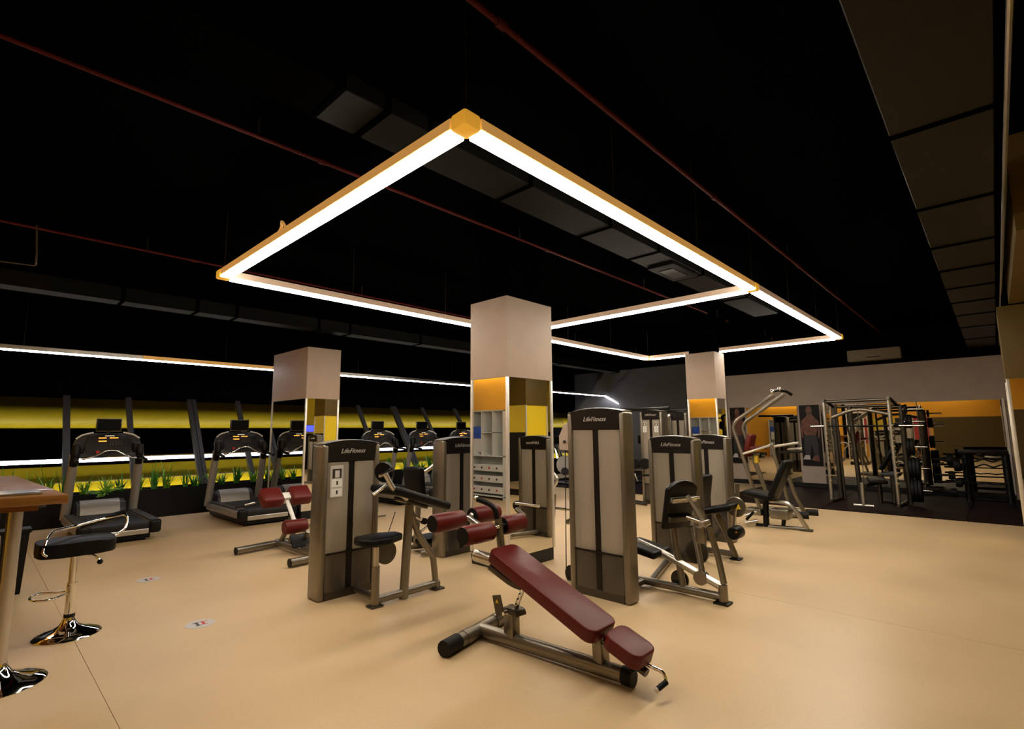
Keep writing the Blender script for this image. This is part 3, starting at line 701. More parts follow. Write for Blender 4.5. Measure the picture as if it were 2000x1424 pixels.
MB().obox(c, ((a1-a0).length+.02, .46, .075), d, (0, 1, 0), d.cross(V((0, 1, 0))), .03, 3).build('arm_pad', 'black_vinyl', bi)
MB().obox(c+V((0, 0, -.055)), (.34, .10, .03), d, (0, 1, 0), d.cross(V((0, 1, 0))), .005).build('pad_bracket', 'frame_dark', bi)
T(bi, 'curl_arm', [B(795, 975, -.16), B(768, 955, -.16), B(752, 925, -.16)], .022, m='silver', fil=.03)
T(bi, 'curl_handle', [B(742, 930, -.28), B(765, 917, -.05)], .013, m='chrome')
MB().lathe([(.095, -.02), (.095, .02)], B(751, 922, .20), (1, .5, .2), 24).build('chest_roller', 'black_vinyl', bi)
T(bi, 'arm_bracket', [B(728, 967, -.1), B(755, 948, -.1)], .014, m='chrome')
T(bi, 'drive_cable', [B(772, 1000, .1), B(757, 1045, .1)], .004, m='rubber', n=6)
MB().lathe([(.03, -.02), (.03, .02)], B(828, 1018), (0, 1, 0), 16).build('pivot', 'black_plastic', bi)
T(bi, 'pivot_rod', [B(803, 1005), B(833, 1020)], .013, m='chrome')

# --- triceps / press machine behind it
tr = thing('press_machine', 'machine with tall black back pad and silver arm, left of the central pillar', 'gym machine', (4.2, 5.3, 0))
q = tower(tr, 4.00, 4.93, 'Y', .62, 1.42, .22)
YT = 5.35
def Q(x, y, dy=0): return PY(x, y, YT+dy)
T(tr, 'upright', [Q(812, 1066), Q(822, 915)], .035)
T(tr, 'base_beam', [PF(800, 1068, .05), PF(900, 1060, .05)], .035)
MB().obox(Q(810, 945), (.10, .34, .42), (1, 0, .12), (0, 1, 0), (-.12, 0, 1), .03, 3).build('back_pad', 'black_vinyl', tr)
MB().obox(Q(832, 1052), (.36, .30, .07), (1, 0, 0), (0, 1, 0), (0, 0, 1), .025, 3).build('seat', 'black_vinyl', tr)
T(tr, 'seat_post', [Q(838, 1095), Q(836, 1055)], .03)
T(tr, 'press_arm', [Q(826, 925, -.1), Q(868, 893, -.25)], .024, m='silver')
T(tr, 'lower_link', [Q(820, 1040, -.1), Q(850, 1015, -.2)], .015, m='chrome')
T(tr, 'foot_bar', [PF(726, 1010, .04), PF(753, 1007, .04)], .014, m='frame_dark')
T(tr, 'side_beam', [PF(822, 1080, .05), PF(862, 1075, .05)], .03)

# --- tall pulley machine
ta = thing('tall_pulley_machine', 'tallest weight tower in the middle of the room, with a side cable and floor wheel', 'gym machine', (4.2, 2.75, 0))
q = tower(ta, 4.02, 3.06, 'X', .64, 1.70, .17)
XA = 4.30
pc = [PX(1128, 812, XA), PX(1100, 831, XA), PX(1091, 852, XA), PX(1092, 879, XA), PX(1116, 880, XA), PX(1135, 880, XA)]
MB().prism(pc, (.05, 0, 0), .006, 1).build('pulley_cover', 'beige_paint', ta)
MB().lathe([(.016, 0), (.016, .012)], PX(1103, 863, XA-.006), (-1, 0, 0), 12).build('cover_bolt', 'frame_dark', ta)
T(ta, 'side_cable', [PX(1104, 880, XA+.02), PX(1106, 1112, XA+.02)], .005, m='rubber', n=6)
MB().lathe([(.05, -.02), (.085, -.02), (.088, -.012), (.075, 0), (.088, .012), (.085, .02), (.05, .02)], PX(1118, 1121, XA), (-1, .15, 0), 28).build('floor_wheel', 'rubber', ta)
MB().lathe([(.02, -.024), (.05, -.022)], PX(1118, 1121, XA), (-1, .15, 0), 20).build('wheel_hub', 'chrome', ta)
T(ta, 'lever_tube', [PX(1086, 993, 4.75), PX(1128, 998, 4.7)], .016, m='chrome')
T(ta, 'lever_plate', [PX(1108, 1020, 4.7), PX(1126, 1010, 4.7)], .028, m=G)
T(ta, 'rear_leg', [(4.15, 3.02, .06), (4.5, 3.15, .06)], .03, m=G)
T(ta, 'wheel_arm', [PX(1119, 1121, XA+.03), (4.2, 3.02, .12)], .02, m=G)

# --- leg press in plane X = 4.62
lpz = thing('seated_leg_press', 'seated leg press with a black curved foot plate seen from behind', 'gym machine', (4.9, 2.3, 0))
XL = 4.62
def L(x, y, dx=0): return PX(x, y, XL+dx)
q = tower(lpz, 5.74, 3.14, 'X', .60, 1.42, .20)
T(lpz, 'base_beam', [(XL, 3.0, .055), (XL, 1.86, .055)], .036)
T(lpz, 'link_beam', [(XL, 2.55, .055), (5.80, 2.9, .055)], .032)
T(lpz, 'cross_foot', [(XL, 2.62, .05), (4.22, 2.62, .05)], .030)
T(lpz, 'front_post', [(XL, 1.86, .02), (XL, 1.86, .16)], .040)
MB().box((XL-.065, 1.80, 0), (XL+.065, 1.93, .018), .008, 2).build('foot', 'black_plastic', lpz)
T(lpz, 'seat_rail', [L(1246, 1058), L(1290, 1078), L(1416, 1150)], .034, m='silver', fil=.05)
MB().lathe([(.062, -.035), (.062, .035)], L(1370, 1128), (1, 0, 0), 20).build('rail_bracket', G, lpz)
MB().box(L(1402, 1140)+V((-.05, -.05, -.03)), L(1422, 1168)+V((.05, .03, .02)), .012, 2).build('rail_end_bracket', G, lpz)
MB().obox(L(1262, 1070), (.34, .36, .075), (1, 0, 0), (0, 1, .16), (0, -.16, 1), .03, 3).build('seat', 'black_vinyl', lpz)
T(lpz, 'linkage_arm', [L(1314, 1025), L(1322, 1080), L(1336, 1150)], .030, fil=.03)
T(lpz, 'linkage_arm', [L(1355, 1030, .1), L(1372, 1118, .0)], .026)
T(lpz, 'linkage_arm', [L(1384, 1030), L(1402, 1085), L(1414, 1140)], .028, fil=.08)
T(lpz, 'upper_link', [L(1342, 968), L(1380, 1030)], .020, m='silver')
MB().obox(L(1376, 1022), (.14, .06, .05), (1, 0, 0), (0, 1, -.2), (0, .2, 1), .01).build('pivot_block', 'silver', lpz)
MB().obox(L(1368, 1045), (.03, .10, .15), (1, 0, 0), (0, 1, 0), (0, 0, 1), .03, 3).build('pivot_plate', G, lpz)
T(lpz, 'link_cross', [L(1342, 1010), L(1378, 1022)], .02, m='chrome')
MB().lathe([(.085, -.01), (.085, .01)], L(1328, 1132, .05), (1, 0, 0), 26).build('cam_disc', 'frame_dark', lpz)
MB().lathe([(.11, -.01), (.11, .01)], L(1362, 1078, .35), (1, 0, 0), 26).build('cam_disc', 'frame_dark', lpz)
# foot plate: curved top board, tilted
fpc = L(1326, 985); up_ = V((0, -.22, 1)).normalized(); side_ = V((1, -.35, 0)).normalized(); nn = side_.cross(up_).normalized()
pts = []
W2, HB, HT = .19, -.22, .16
pts.append((-W2*.88, HB)); pts.append((W2*.88, HB)); pts.append((W2, HT))
for k in range(1, 8):
    t = k/8; pts.append((W2*(1-2*t), HT+.075*math.sin(math.pi*t)))
pts.append((-W2, HT))
MB().prism([fpc+side_*a+up_*b-nn*.02 for a, b in pts], nn*.045, .014, 2).build('foot_plate', 'black_plastic', lpz)
for z_, m_ in ((.06, 'silver'), (-.12, 'frame_dark')):
    MB().obox(fpc+up_*z_+nn*.045, (.30, .045, .045), side_, nn, up_, .004, 1).build('plate_bracket', m_, lpz)
MB().tube([fpc+up_*.075-side_*.17+nn*.07, fpc+up_*.075+side_*.17+nn*.07], .012, 10).build('plate_bar', 'chrome', lpz)

# --- leg extension in plane X = 6.25
le = thing('leg_extension_machine', 'machine with black seat and paired black ankle rollers, right of the leg press', 'gym machine', (6.8, 2.6, 0))
XE = 6.25
def E_(x, y, dx=0): return PX(x, y, XE+dx)
q = tower(le, 7.05, 3.27, 'X', .60, 1.42, .20)
T(le, 'base_beam', [(XE, 3.2, .055), (XE, 2.34, .055)], .034)
T(le, 'link_beam', [(XE, 3.0, .055), (7.1, 3.0, .055)], .034)
MB().box((XE-.065, 2.28, 0), (XE+.065, 2.40, .018), .008, 2).build('foot', 'black_plastic', le)
T(le, 'front_upright', [E_(1400, 1005), E_(1418, 1040), E_(1437, 1088)], .034, fil=.04)
T(le, 'rear_upright', [(XE, 2.85, .05), (XE, 2.75, .5)], .034)
MB().obox(E_(1402, 994), (.38, .44, .075), (1, 0, 0), (0, 1, -.24), (0, .24, 1), .03, 3).build('seat', 'black_vinyl', le)
MB().obox(E_(1372, 960, .15), (.40, .08, .42), (1, 0, 0), (0, 1, .15), (0, -.15, 1), .03, 3).build('back_pad', 'black_vinyl', le)
MB().lathe([(.11, -.015), (.12, 0), (.11, .015)], E_(1437, 990, .12), (1, 0, 0), 26).build('cam_disc', 'frame_grey', le)
MB().prism([E_(1437, 995, -.02), E_(1442, 984, -.02), E_(1447, 995, -.02)], (.003, 0, 0)).build('warning_decal', 'yellow_decal', le)
T(le, 'roller_arm', [E_(1438, 990, .12), E_(1432, 1040, .12)], .022, m='silver')
for dx in (-.17, .10):
    c = E_(1438, 1040, dx)
    MB().lathe([(.025, -.1), (.062, -.1), (.070, -.085), (.070, .085), (.062, .1), (.025, .1)], c, (1, .0, 0), 22).build('ankle_roller', 'black_vinyl', le)
T(le, 'roller_axle', [E_(1438, 1040, -.28), E_(1438, 1040, .25)], .012, m='chrome')
T(le, 'grip', [E_(1458, 1015, .1), E_(1472, 1000, .1)], .016, m='black_plastic')
T(le, 'vertical_bar', [E_(1441, 985, .2), E_(1440, 945, .2)], .024, m='frame_grey')

# --- cable tower pair, far
for (x, y, lb, pl_) in ((9.62, 5.42, 'grey cable tower with two small white placards left of the far pillar', True), (11.0, 5.45, 'darker cable tower behind, between two placarded tower and far pillar', False)):
    ct = thing('cable_tower', lb, 'gym machine', (x, y-.2, 0))
    q = tower(ct, x, y, 'X', .50 if pl_ else .42, 1.90, .30, text=pl_)
    if pl_:
        placard(q, .07, 1.66, ct, k=.75); placard(q, .33, 1.66, ct, k=.75)
        MB().lathe([(.03, -.07), (.10, -.07), (.11, 0), (.10, .07), (.03, .07)], PX(1241, 906, 9.4), (1, .2, 0), 20).build('round_pad', 'black_vinyl', ct)
        MB().lathe([(.03, -.07), (.10, -.07), (.11, 0), (.10, .07), (.03, .07)], PX(1260, 906, 9.4), (1, .2, 0), 20).build('round_pad', 'black_vinyl', ct)
        T(ct, 'pad_bar', [PX(1234, 930, 9.45), PX(1272, 928, 9.45)], .02, m='black_plastic')
        T(ct, 'pedal_bar', [PX(1240, 925, 9.3), PX(1246, 940, 9.3)], .018, m='chrome')
        T(ct, 'floor_beam', [PF(1228, 978, .04), PF(1262, 984, .04)], .04, m='frame_dark')
    else:
        T(ct, 'cable_handle', [PX(1305, 812, 10.9), PX(1307, 860, 10.9)], .02, m='chrome')
        MB().ball(PX(1306, 813, 10.9), .05).build('pulley_block', 'chrome', ct)
    T(ct, 'top_beam', [q(-.5, .15, 1.93), q(.6, .15, 1.93)], .035, m='black_plastic')

# --- curved silver handle machine behind the pillar
sh = thing('stair_handrail_machine', 'looped silver tube handle of a machine half hidden behind the central pillar', 'gym machine', (5.7, 4.6, 0))
XS = 5.55
T(sh, 'looped_tube', [PX(1056, 926, XS), PX(1080, 922, XS), PX(1090, 938, XS), PX(1070, 965, XS), PX(1072, 1010, XS)], .022, m='silver', fil=.12)
T(sh, 'lower_loop', [PX(1064, 1030, XS+.05), PX(1080, 1022, XS+.05), PX(1083, 965, XS+.05)], .026, m=G, fil=.15)
T(sh, 'base_tube', [PX(1072, 1010, XS), V((XS+.3, 4.9, .04))], .03, m='frame_dark')

# --- exercise bikes far behind
def bike(x, y, lb, big=True):
    b = thing('exercise_bike', lb, 'exercise bike', (x, y, 0))
    MB().lathe([(.10, -.05), (.24, -.045), (.26, 0), (.24, .045), (.10, .05)], (x, y, .55), (1, .35, 0), 26).build('flywheel_cover', 'paper_grey', b)
    MB().lathe([(.05, -.06), (.11, -.055), (.11, .055), (.05, .06)], (x, y, .38), (1, .35, 0), 20).build('crank_hub', 'dark_grey', b)
    T(b, 'floor_beam', [(x-.05, y-.45, .05), (x+.05, y+.45, .05)], .035, m='frame_dark')
    T(b, 'cross_foot', [(x-.25, y+.4, .04), (x+.3, y+.4, .04)], .03, m='frame_dark')
    T(b, 'cross_foot', [(x-.25, y-.4, .04), (x+.3, y-.4, .04)], .03, m='frame_dark')
    T(b, 'main_post', [(x, y+.05, .3), (x, y+.28, 1.15)], .035, m='frame_dark')
    T(b, 'seat_post', [(x, y-.1, .3), (x, y-.28, .85)], .03, m='frame_dark')
    MB().box((x-.12, y-.42, .85), (x+.12, y-.16, .93), .03, 3).build('saddle', 'black_vinyl', b)
    MB().box((x-.14, y+.24, 1.12), (x+.14, y+.34, 1.34), .02, 2).build('console', 'black_plastic', b)
    T(b, 'handlebar', [(x-.22, y+.05, 1.1), (x-.2, y+.3, 1.12), (x+.2, y+.3, 1.12), (x+.22, y+.05, 1.1)], .014, m='black_plastic', fil=.06)
bike(11.4, 8.75, 'exercise bike with pale oval flywheel cover beside the tallest tower')
bike(12.6, 9.3, 'dark exercise bike in shadow under the far end of the window strip')
bike(13.2, 7.1, 'exercise bike behind the cable tower, half hidden in the dark corner')
mm = thing('rubber_mat', 'dark maroon rubber mat along the far left corner under the bikes', 'mat', (12.5, 8, 0))
MB().box((10.9, 5.9, 0), (17.0, 9.9, .012)).build('mat_sheet', 'maroon_mat', mm)
mf = thing('rubber_mat', 'dark maroon rubber mat under the rack along the mirrored wall', 'mat', (13, 2, 0))
for i in range(4):
    y0 = -3.6+i*2.05
    MB().prism([(11.1, y0, 0), (14.9, y0, 0), (14.9, y0+2.04, 0), (11.1, y0+2.04, 0)], (0, 0, .012)).build('mat_sheet', 'maroon_mat', mf)

# ------------------------------------------------------------------ decline bench (foreground)
db = thing('decline_bench', 'maroon padded decline bench with four foam rollers in the foreground', 'bench', (2.76, 2.2, 0))
XB = 2.75
T(db, 'cross_base', [(2.34, 2.83, .055), (3.12, 2.98, .055)], .048, flat=.048)
T(db, 'end_cap', [(2.31, 2.825, .055), (2.46, 2.855, .055)], .054, m='rubber')
T(db, 'end_cap', [(3.02, 2.96, .055), (3.15, 2.985, .055)], .054, m='rubber')
T(db, 'sleeve', [(2.52, 2.865, .055), (2.60, 2.88, .055)], .052)
T(db, 'sleeve', [(2.88, 2.93, .055), (2.96, 2.95, .055)], .052)
T(db, 'main_beam', [(2.71, 2.88, .058), (2.80, 1.72, .058)], .044, flat=.048, n=16)
T(db, 'end_cap', [(2.798, 1.75, .058), (2.803, 1.68, .058)], .049, flat=.053, m='rubber')
MB().obox((2.735, 2.60, .155), (.075, .10, .23), (1, -.1, 0), (.1, 1, 0), (0, .03, 1), .012, 2).build('front_post', G, db)
MB().obox((2.735, 2.555, .255), (.10, .10, .05), (1, -.1, 0), (.1, 1, 0), (0, .5, 1), .012, 2).build('post_bracket', 'frame_dark', db)
MB().prism([(2.66, 2.68, .20), (2.66, 2.60, .24), (2.66, 2.64, .36), (2.66, 2.72, .34)], (.008, 0, 0), .002, 1).build('warning_plate', 'yellow_decal' if False else 'frame_dark', db)
MB().prism([(2.658, 2.685, .30), (2.658, 2.655, .30), (2.658, 2.668, .325)], (.001, 0, 0)).build('warning_decal', 'yellow_decal', db)
T(db, 'adjusting_rod', [(2.735, 2.58, .23), (2.745, 2.46, .48)], .017, m='chrome')
for t in (.3, .45, .6): MB().lathe([(.006, -.001), (.006, .001)], V((2.717, 2.58-.12*t, .23+.25*t)), (-1, -.2, 0), 10).build('pin_hole', 'black_plastic', db)
MB().lathe([(.016, 0), (.018, .03), (.012, .05)], (2.69, 2.59, .25), (-1, 0, 0), 12).build('pull_pin', 'chrome', db)
MB().obox((2.80, 1.905, .155), (.085, .075, .24), (1, -.1, 0), (.1, 1, 0), (0, .04, 1), .012, 2).build('rear_post', G, db)
MB().obox((2.80, 1.92, .265), (.13, .10, .05), (1, -.1, 0), (.1, 1, 0), (0, .3, 1), .014, 2).build('hinge_block', 'frame_dark', db)
MB().lathe([(.018, 0), (.020, .012), (.012, .02)], (2.765, 1.87, .255), (-.3, -1, .1), 14).build('hinge_bolt', 'chrome', db)
def padbox(name, A, B_, w_, th, taper=0.0, m='maroon_vinyl', bev=.03):
    A, B_ = V(A), V(B_); d = (B_-A).normalized(); s_ = V((1, 0, 0)); u = s_.cross(d).normalized()
    if u.z < 0: u = -u
    c = (A+B_)/2; L_ = (B_-A).length
    poly = []
    for (a, b) in ((-L_/2, -w_/2), (-L_/2, w_/2), (L_/2, w_/2), (L_/2, -w_/2)):
        poly.append(c-u*th+d*a+s_*b)
    bm = MB()
    # rounded outline
    out = []
    for sx_, sy_ in ((-1, -1), (-1, 1), (1, 1), (1, -1)):
        for k in range(5):
            rr = .06; a = math.pi/2*k/4
            base = {(-1, -1): math.pi, (-1, 1): math.pi/2, (1, 1): 0, (1, -1): -math.pi/2}[(sx_, sy_)]
            aa = base + math.pi/2 - a if False else base + (math.pi/2)*(1-k/4)
            out.append((sx_*(L_/2-rr)+math.cos(aa)*rr, sy_*(w_/2-rr)+math.sin(aa)*rr))
    bm.prism([c-u*th+d*a+s_*b for a, b in out], u*th, bev*.75, 3)
    return bm.build(name, m, db), d, u
main, d_, u_ = padbox('back_pad', (2.76, 2.72, .665), (2.76, 1.83, .315), .285, .085)
padbox('seat_pad', (2.785, 1.80, .315), (2.775, 1.56, .235), .225, .085)
T(db, 'pad_rail', [V((2.76, 2.82, .57)), V((2.77, 1.9, .22))], .030, flat=.026)
T(db, 'seat_rail', [V((2.79, 1.9, .24)), V((2.775, 1.58, .125))], .028, flat=.024, m='frame_dark')
T(db, 'stub_tube', [V((2.745, 2.98, .56)), V((2.75, 2.72, .545))], .045, m='silver')
MB().lathe([(.036, 0), (.036, .01)], V((2.744, 2.985, .56)), (0, 1, .05), 18).build('stub_cap', 'black_plastic', db)
T(db, 'under_plate', [V((2.70, 2.78, .52)), V((2.74, 2.58, .42)), V((2.76, 2.40, .42))], .026, m='frame_dark', fil=.08)
T(db, 'neck_tube', [V((2.80, 2.75, .56)), V((2.805, 2.80, .84))], .030, m=G)
T(db, 'axle', [V((2.45, 3.1, .825)), V((3.06, 3.1, .825))], .014, m='chrome')
T(db, 'axle', [V((2.45, 2.78, .775)), V((3.08, 2.78, .80))], .014, m='chrome')
T(db, 'roller_link', [V((2.77, 3.1, .825)), V((2.79, 2.95, .76)), V((2.80, 2.78, .74))], .022, m='silver', fil=.04)
for c, L_ in (((2.565, 3.1, .82), .29), ((2.955, 3.1, .83), .27), ((2.595, 2.80, .765), .28), ((2.965, 2.80, .785), .22)):
    h_ = L_/2
    rl = MB().lathe([(.028, -h_+.01), (.028, -h_), (.060, -h_), (.068, -h_+.012), (.070, 0), (.068, h_-.012), (.060, h_), (.028, h_)], c, (1, 0, 0), 26).build('foam_roller', 'maroon_vinyl', db)
    MB().lathe([(.061, 0), (.061, .004)], V(c)-V((h_+.002, 0, 0)), (-1, 0, 0), 22).build('roller_cap', 'black_vinyl', rl)
    if c[0] > 2.8: MB().lathe([(.022, 0), (.026, .01), (.018, .022)], V(c)-V((h_+.004, 0, 0)), (-1, 0, 0), 14).build('end_knob', 'silver' , rl)
T(db, 'neck_grip', [V((2.80, 2.80, .80)), V((2.80, 2.83, .93)), V((2.765, 2.93, .965)), V((2.74, 2.965, .98))], .020, m='black_vinyl', fil=.06)
MB().ball((2.737, 2.97, .985), .021).build('grip_tip', 'chrome', db)
T(db, 'side_hook', [V((2.80, 1.60, .16)), V((2.82, 1.50, .14)), V((2.81, 1.475, .10)), V((2.77, 1.50, .085))], .010, m='chrome', fil=.025)
T(db, 'hook_grip', [V((2.81, 1.478, .098)), V((2.745, 1.50, .075))], .015, m='rubber')
MB().ball((2.74, 1.502, .072), .015).build('grip_tip', 'alu_trim', db)
T(db, 'pad_knob', [V((2.72, 1.63, .15)), V((2.70, 1.64, .14))], .014, m='rubber')

# ------------------------------------------------------------------ back extension bench
be = thing('back_extension_bench', 'back-extension bench with two maroon hip pads and grey tube base', 'bench', (2.9, 6.4, 0))
T(be, 'rear_crossbar', [(2.40, 6.96, .055), (2.95, 7.04, .055), (3.3, 7.02, .055)], .045, fil=.2)
T(be, 'front_crossbar', [(2.60, 5.88, .055), (3.30, 5.92, .055)], .045)
for c, dx in (((2.40, 6.96, .055), -1), ((2.60, 5.88, .055), -1)): MB().lathe([(.046, 0), (.046, .012)], c, (dx, 0, 0), 18).build('end_cap', 'rubber', be)
T(be, 'main_beam', [(2.93, 7.04, .07), (2.96, 6.5, .06), (3.0, 5.92, .06)], .045)
T(be, 'upright', [(2.93, 6.93, .09), (2.93, 6.72, .30)], .032)
T(be, 'upright', [(2.96, 6.72, .09), (2.96, 6.60, .30)], .032)
T(be, 'side_upright', [(3.02, 6.5, .10), (3.02, 6.35, .28)], .03)
T(be, 'column', [(2.95, 6.55, .33), (2.95, 6.93, .70)], .028, flat=.018, m='white_plastic')
MB().obox((2.95, 6.88, .645), (.16, .10, .12), (1, 0, 0), (0, 1, .95), (0, -.95, 1), .01, 2).build('pad_plate', 'white_plastic', be)
for x in (2.75, 3.12):
    MB().obox((x, 6.86, .67), (.27, .26, .15), (1, 0, 0), (0, 1, .75), (0, -.75, 1), .04, 3).build('hip_pad', 'maroon_vinyl', be)
MB().lathe([(.02, -.14), (.075, -.14), (.085, -.12), (.085, .12), (.075, .14), (.02, .14)], (2.94, 6.55, .325), (1, 0, 0), 24).build('calf_roller', 'maroon_vinyl', be)
MB().obox((2.96, 6.42, .17), (.24, .03, .17), (1, 0, 0), (0, 1, -.7), (0, .7, 1), .006).build('foot_plate', 'black_plastic', be)
T(be, 'side_handle', [(2.60, 6.95, .62), (2.45, 6.95, .60)], .012, m='chrome')
T(be, 'handle_grip', [(2.46, 6.95, .60), (2.36, 6.95, .58)], .018, m='rubber')
T(be, 'rear_arch', [(3.22, 7.0, .08), (3.28, 6.6, .42), (3.26, 6.2, .3), (3.2, 5.92, .08)], .022, m='silver', fil=.15)
MB().tube([(3.05, 6.2, .06), (3.02, 6.45, .10)], .04, 12).build('lower_sleeve', G, be)

# ------------------------------------------------------------------ white shelf unit (seen in the pillar mirror)
su = thing('shelf_unit', 'white shelf unit with blue parcel and flyers, seen in the pillar mirror', 'shelf', (-.1, 8.4, 0))
X0, X1 = -.28, .12
MB().box((X0, 7.86, .06), (X0+.02, 8.98, 1.96)).build('back_board', 'white_board', su)
for y in (7.86, 8.19, 8.55, 8.96):
    if y in (8.19,): MB().box((X0, y, .95), (X1, y+.02, 1.94)).build('divider', 'white_board', su)
    elif y != 8.55: MB().box((X0, y, .0), (X1, y+.02, 1.96)).build('side_board', 'white_board', su)
    else: MB().box((X0, y, .95), (X1, y+.02, 1.94)).build('divider', 'white_board', su)
for z in (.06, .93, 1.94): MB().box((X0, 7.86, z), (X1, 8.98, z+.02)).build('shelf_board', 'white_board', su)
MB().box((X0, 8.19, 1.45), (X1, 8.55, 1.465)).build('shelf_board', 'white_board', su)
for i, z in enumerate((.12, .36, .60)):
    f_ = MB().obox((.10, 8.42, z+.08), (.02, 1.04, .15), (1, 0, 0), (0, 1, 0), (.12, 0, 1), .004, 1).build('drawer_front', 'white_board', su)
    MB().box((X0+.03, 7.90, z+.02), (.09, 8.94, z+.03)).build('drawer_floor', 'white_board', f_)
    for k in range(4):
        MB().box((.118, 8.05+k*.24, z+.06), (.124, 8.09+k*.24, z+.10)).build('drawer_mark', 'print_dark' if (i+k) % 3 else 'print_red', f_)
for i in range(4):
    fy = thing('flyer_stack', ['stack of pale flyers in the top tray of the white shelf', 'stack of leaflets in the middle tray of the white shelf', 'stack of leaflets in the lowest tray of the white shelf', 'white paper pile lying on the open shelf beside the blue parcel'][i], 'papers', (0, 8.3, .9))
    z = (.635, .395, .155, .952)[i]
    mb = MB()
    for k in range(3): mb.box((-.1+k*.01, 8.1+k*.05+i*.07, z+k*.02), (.06, 8.42+k*.04+i*.07, z+.016+k*.02))
    mb.build('paper_sheets', 'paper_grey' if i < 3 else 'white_plastic', fy)
bp2 = thing('blue_parcel', 'blue parcel standing on white carton in the shelf unit', 'box', (0, 8.75, .95))
MB().box((-.18, 8.62, 1.33), (.06, 8.90, 1.60), .01, 2).build('parcel_body', 'blue_print', bp2)
cb = thing('white_carton', 'white carton beneath the blue parcel in the shelf unit', 'box', (0, 8.75, .95))
MB().box((-.18, 8.62, .952), (.06, 8.90, 1.325), .006, 1).build('carton_body', 'white_plastic', cb)
MB().box((-.05, 8.70, 1.322), (.0, 8.82, 1.328)).build('carton_flap', 'paper_grey', cb)

# ------------------------------------------------------------------ plate-loaded pulldown
pdn = thing('plate_loaded_pulldown', 'tall silver frame with twin forward-leaning tubes and black top handles', 'gym machine', (9.6, 2.9, 0))
XP = 9.7
def K(x, y, dx=0): return PX(x, y, XP+dx)
T(pdn, 'long_upright', [K(1585, 1008, 0)*1, K(1480, 1003)] if False else [K(1486, 1000), K(1452, 895), K(1431, 834), K(1440, 820), K(1512, 770)], .034, m=G, fil=.22)
T(pdn, 'twin_upright', [K(1497, 962, .5), K(1472, 900, .5), K(1450, 835, .5), K(1458, 822, .5), K(1532, 770, .5)], .034, m=G, fil=.22)
T(pdn, 'front_leg', [K(1506, 868), K(1530, 945), K(1548, 1010)], .030)
T(pdn, 'front_leg', [K(1538, 925, .4), K(1552, 965, .4), K(1572, 1002, .4)], .034)
T(pdn, 'lever_arm', [K(1450, 887), K(1510, 868)], .024, m='silver')
T(pdn, 'lever_arm', [K(1512, 872, .3), K(1560, 865, .3)], .022, m='silver')
T(pdn, 'cross_grip', [K(1518, 884, .1), K(1568, 882, .1)], .020, m='black_plastic')
T(pdn, 'cross_grip', [K(1538, 877, .3), K(1566, 876, .3)], .018, m='chrome')
T(pdn, 'top_handle', [K(1506, 765), K(1520, 762, .2), K(1535, 764, .4), K(1546, 771, .5)], .026, m='black_plastic', fil=.05)
MB().ball(K(1508, 765), .04).build('handle_joint', 'chrome', pdn)
MB().ball(K(1522, 760, .2), .035).build('handle_joint', 'chrome', pdn)
MB().obox(K(1464, 870, .2), (.30, .10, .42), (1, 0, 0), (0, 1, .25), (0, -.25, 1), .03, 3).build('chest_pad', 'maroon_vinyl', pdn)
MB().obox(K(1480, 875, .2), (.26, .26, .07), (1, 0, 0), (0, 1, -.1), (0, .1, 1), .02, 2).build('thigh_pad', 'maroon_vinyl', pdn)
MB().obox(K(1478, 897, .2), (.10, .07, .14), (1, 0, 0), (0, 1, 0), (0, 0, 1), .02, 2).build('yellow_knob_block', 'yellow_decal', pdn)
T(pdn, 'seat_leg', [K(1476, 900, .2), K(1498, 965, .2)], .03)
T(pdn, 'floor_tube', [(9.6, 3.3, .05), (9.75, 2.50, .05)], .05)
T(pdn, 'floor_tube', [(10.1, 3.3, .05), (10.2, 2.45, .05)], .05)
T(pdn, 'end_cap', [(9.73, 2.58, .05), (9.77, 2.42, .05)], .057, m='rubber')
T(pdn, 'end_cap', [(10.18, 2.56, .05), (10.22, 2.38, .05)], .057, m='rubber')
# --- inner thigh / hip machine with seat
hm = thing('hip_adductor_machine', 'low machine with black reclined seat and curved silver tube, before the pulldown', 'gym machine', (8.6, 2.6, 0))
XH = 8.6
def J(x, y, dx=0): return PX(x, y, XH+dx)
T(hm, 'base_tube', [J(1484, 1028), J(1574, 1034)], .035)
T(hm, 'curved_tube', [J(1503, 978), J(1540, 983), J(1556, 1000), J(1577, 1034)], .032, fil=.2, m='silver')
T(hm, 'end_cap', [J(1478, 1028), J(1492, 1029)], .05, m='rubber')
MB().box(J(1580, 1037)+V((-.05, -.05, -.01)), J(1570, 1033)+V((.05, .05, .0)), .006).build('foot', 'frame_dark', hm)
MB().obox(J(1524, 938), (.40, .09, .66), (1, 0, 0), (0, 1, .45), (0, -.45, 1), .03, 3).build('back_pad', 'black_vinyl', hm)
MB().obox(J(1486, 966), (.40, .42, .09), (1, 0, 0), (0, 1, .15), (0, -.15, 1), .03, 3).build('seat', 'black_vinyl', hm)
T(hm, 'back_support', [J(1513, 985, .1), J(1543, 905, .1)], .022)
MB().obox(J(1526, 1003), (.25, .26, .15), (1, 0, 0), (0, 1, 0), (0, 0, 1), .02, 2).build('counter_box', 'alu_trim' if False else 'frame_grey', hm)
MB().obox(J(1475, 998), (.25, .24, .10), (1, 0, 0), (0, 1, 0), (0, 0, 1), .02, 2).build('counter_box', 'frame_grey', hm)
T(hm, 'centre_post', [J(1497, 1030), J(1495, 975)], .045, m='black_plastic')
T(hm, 'knee_arm', [J(1455, 1008, -.2), J(1478, 1000, -.1)], .03, m='silver')
T(hm, 'knee_arm', [J(1455, 1022, -.2), J(1480, 1018, -.1)], .03, m='silver')
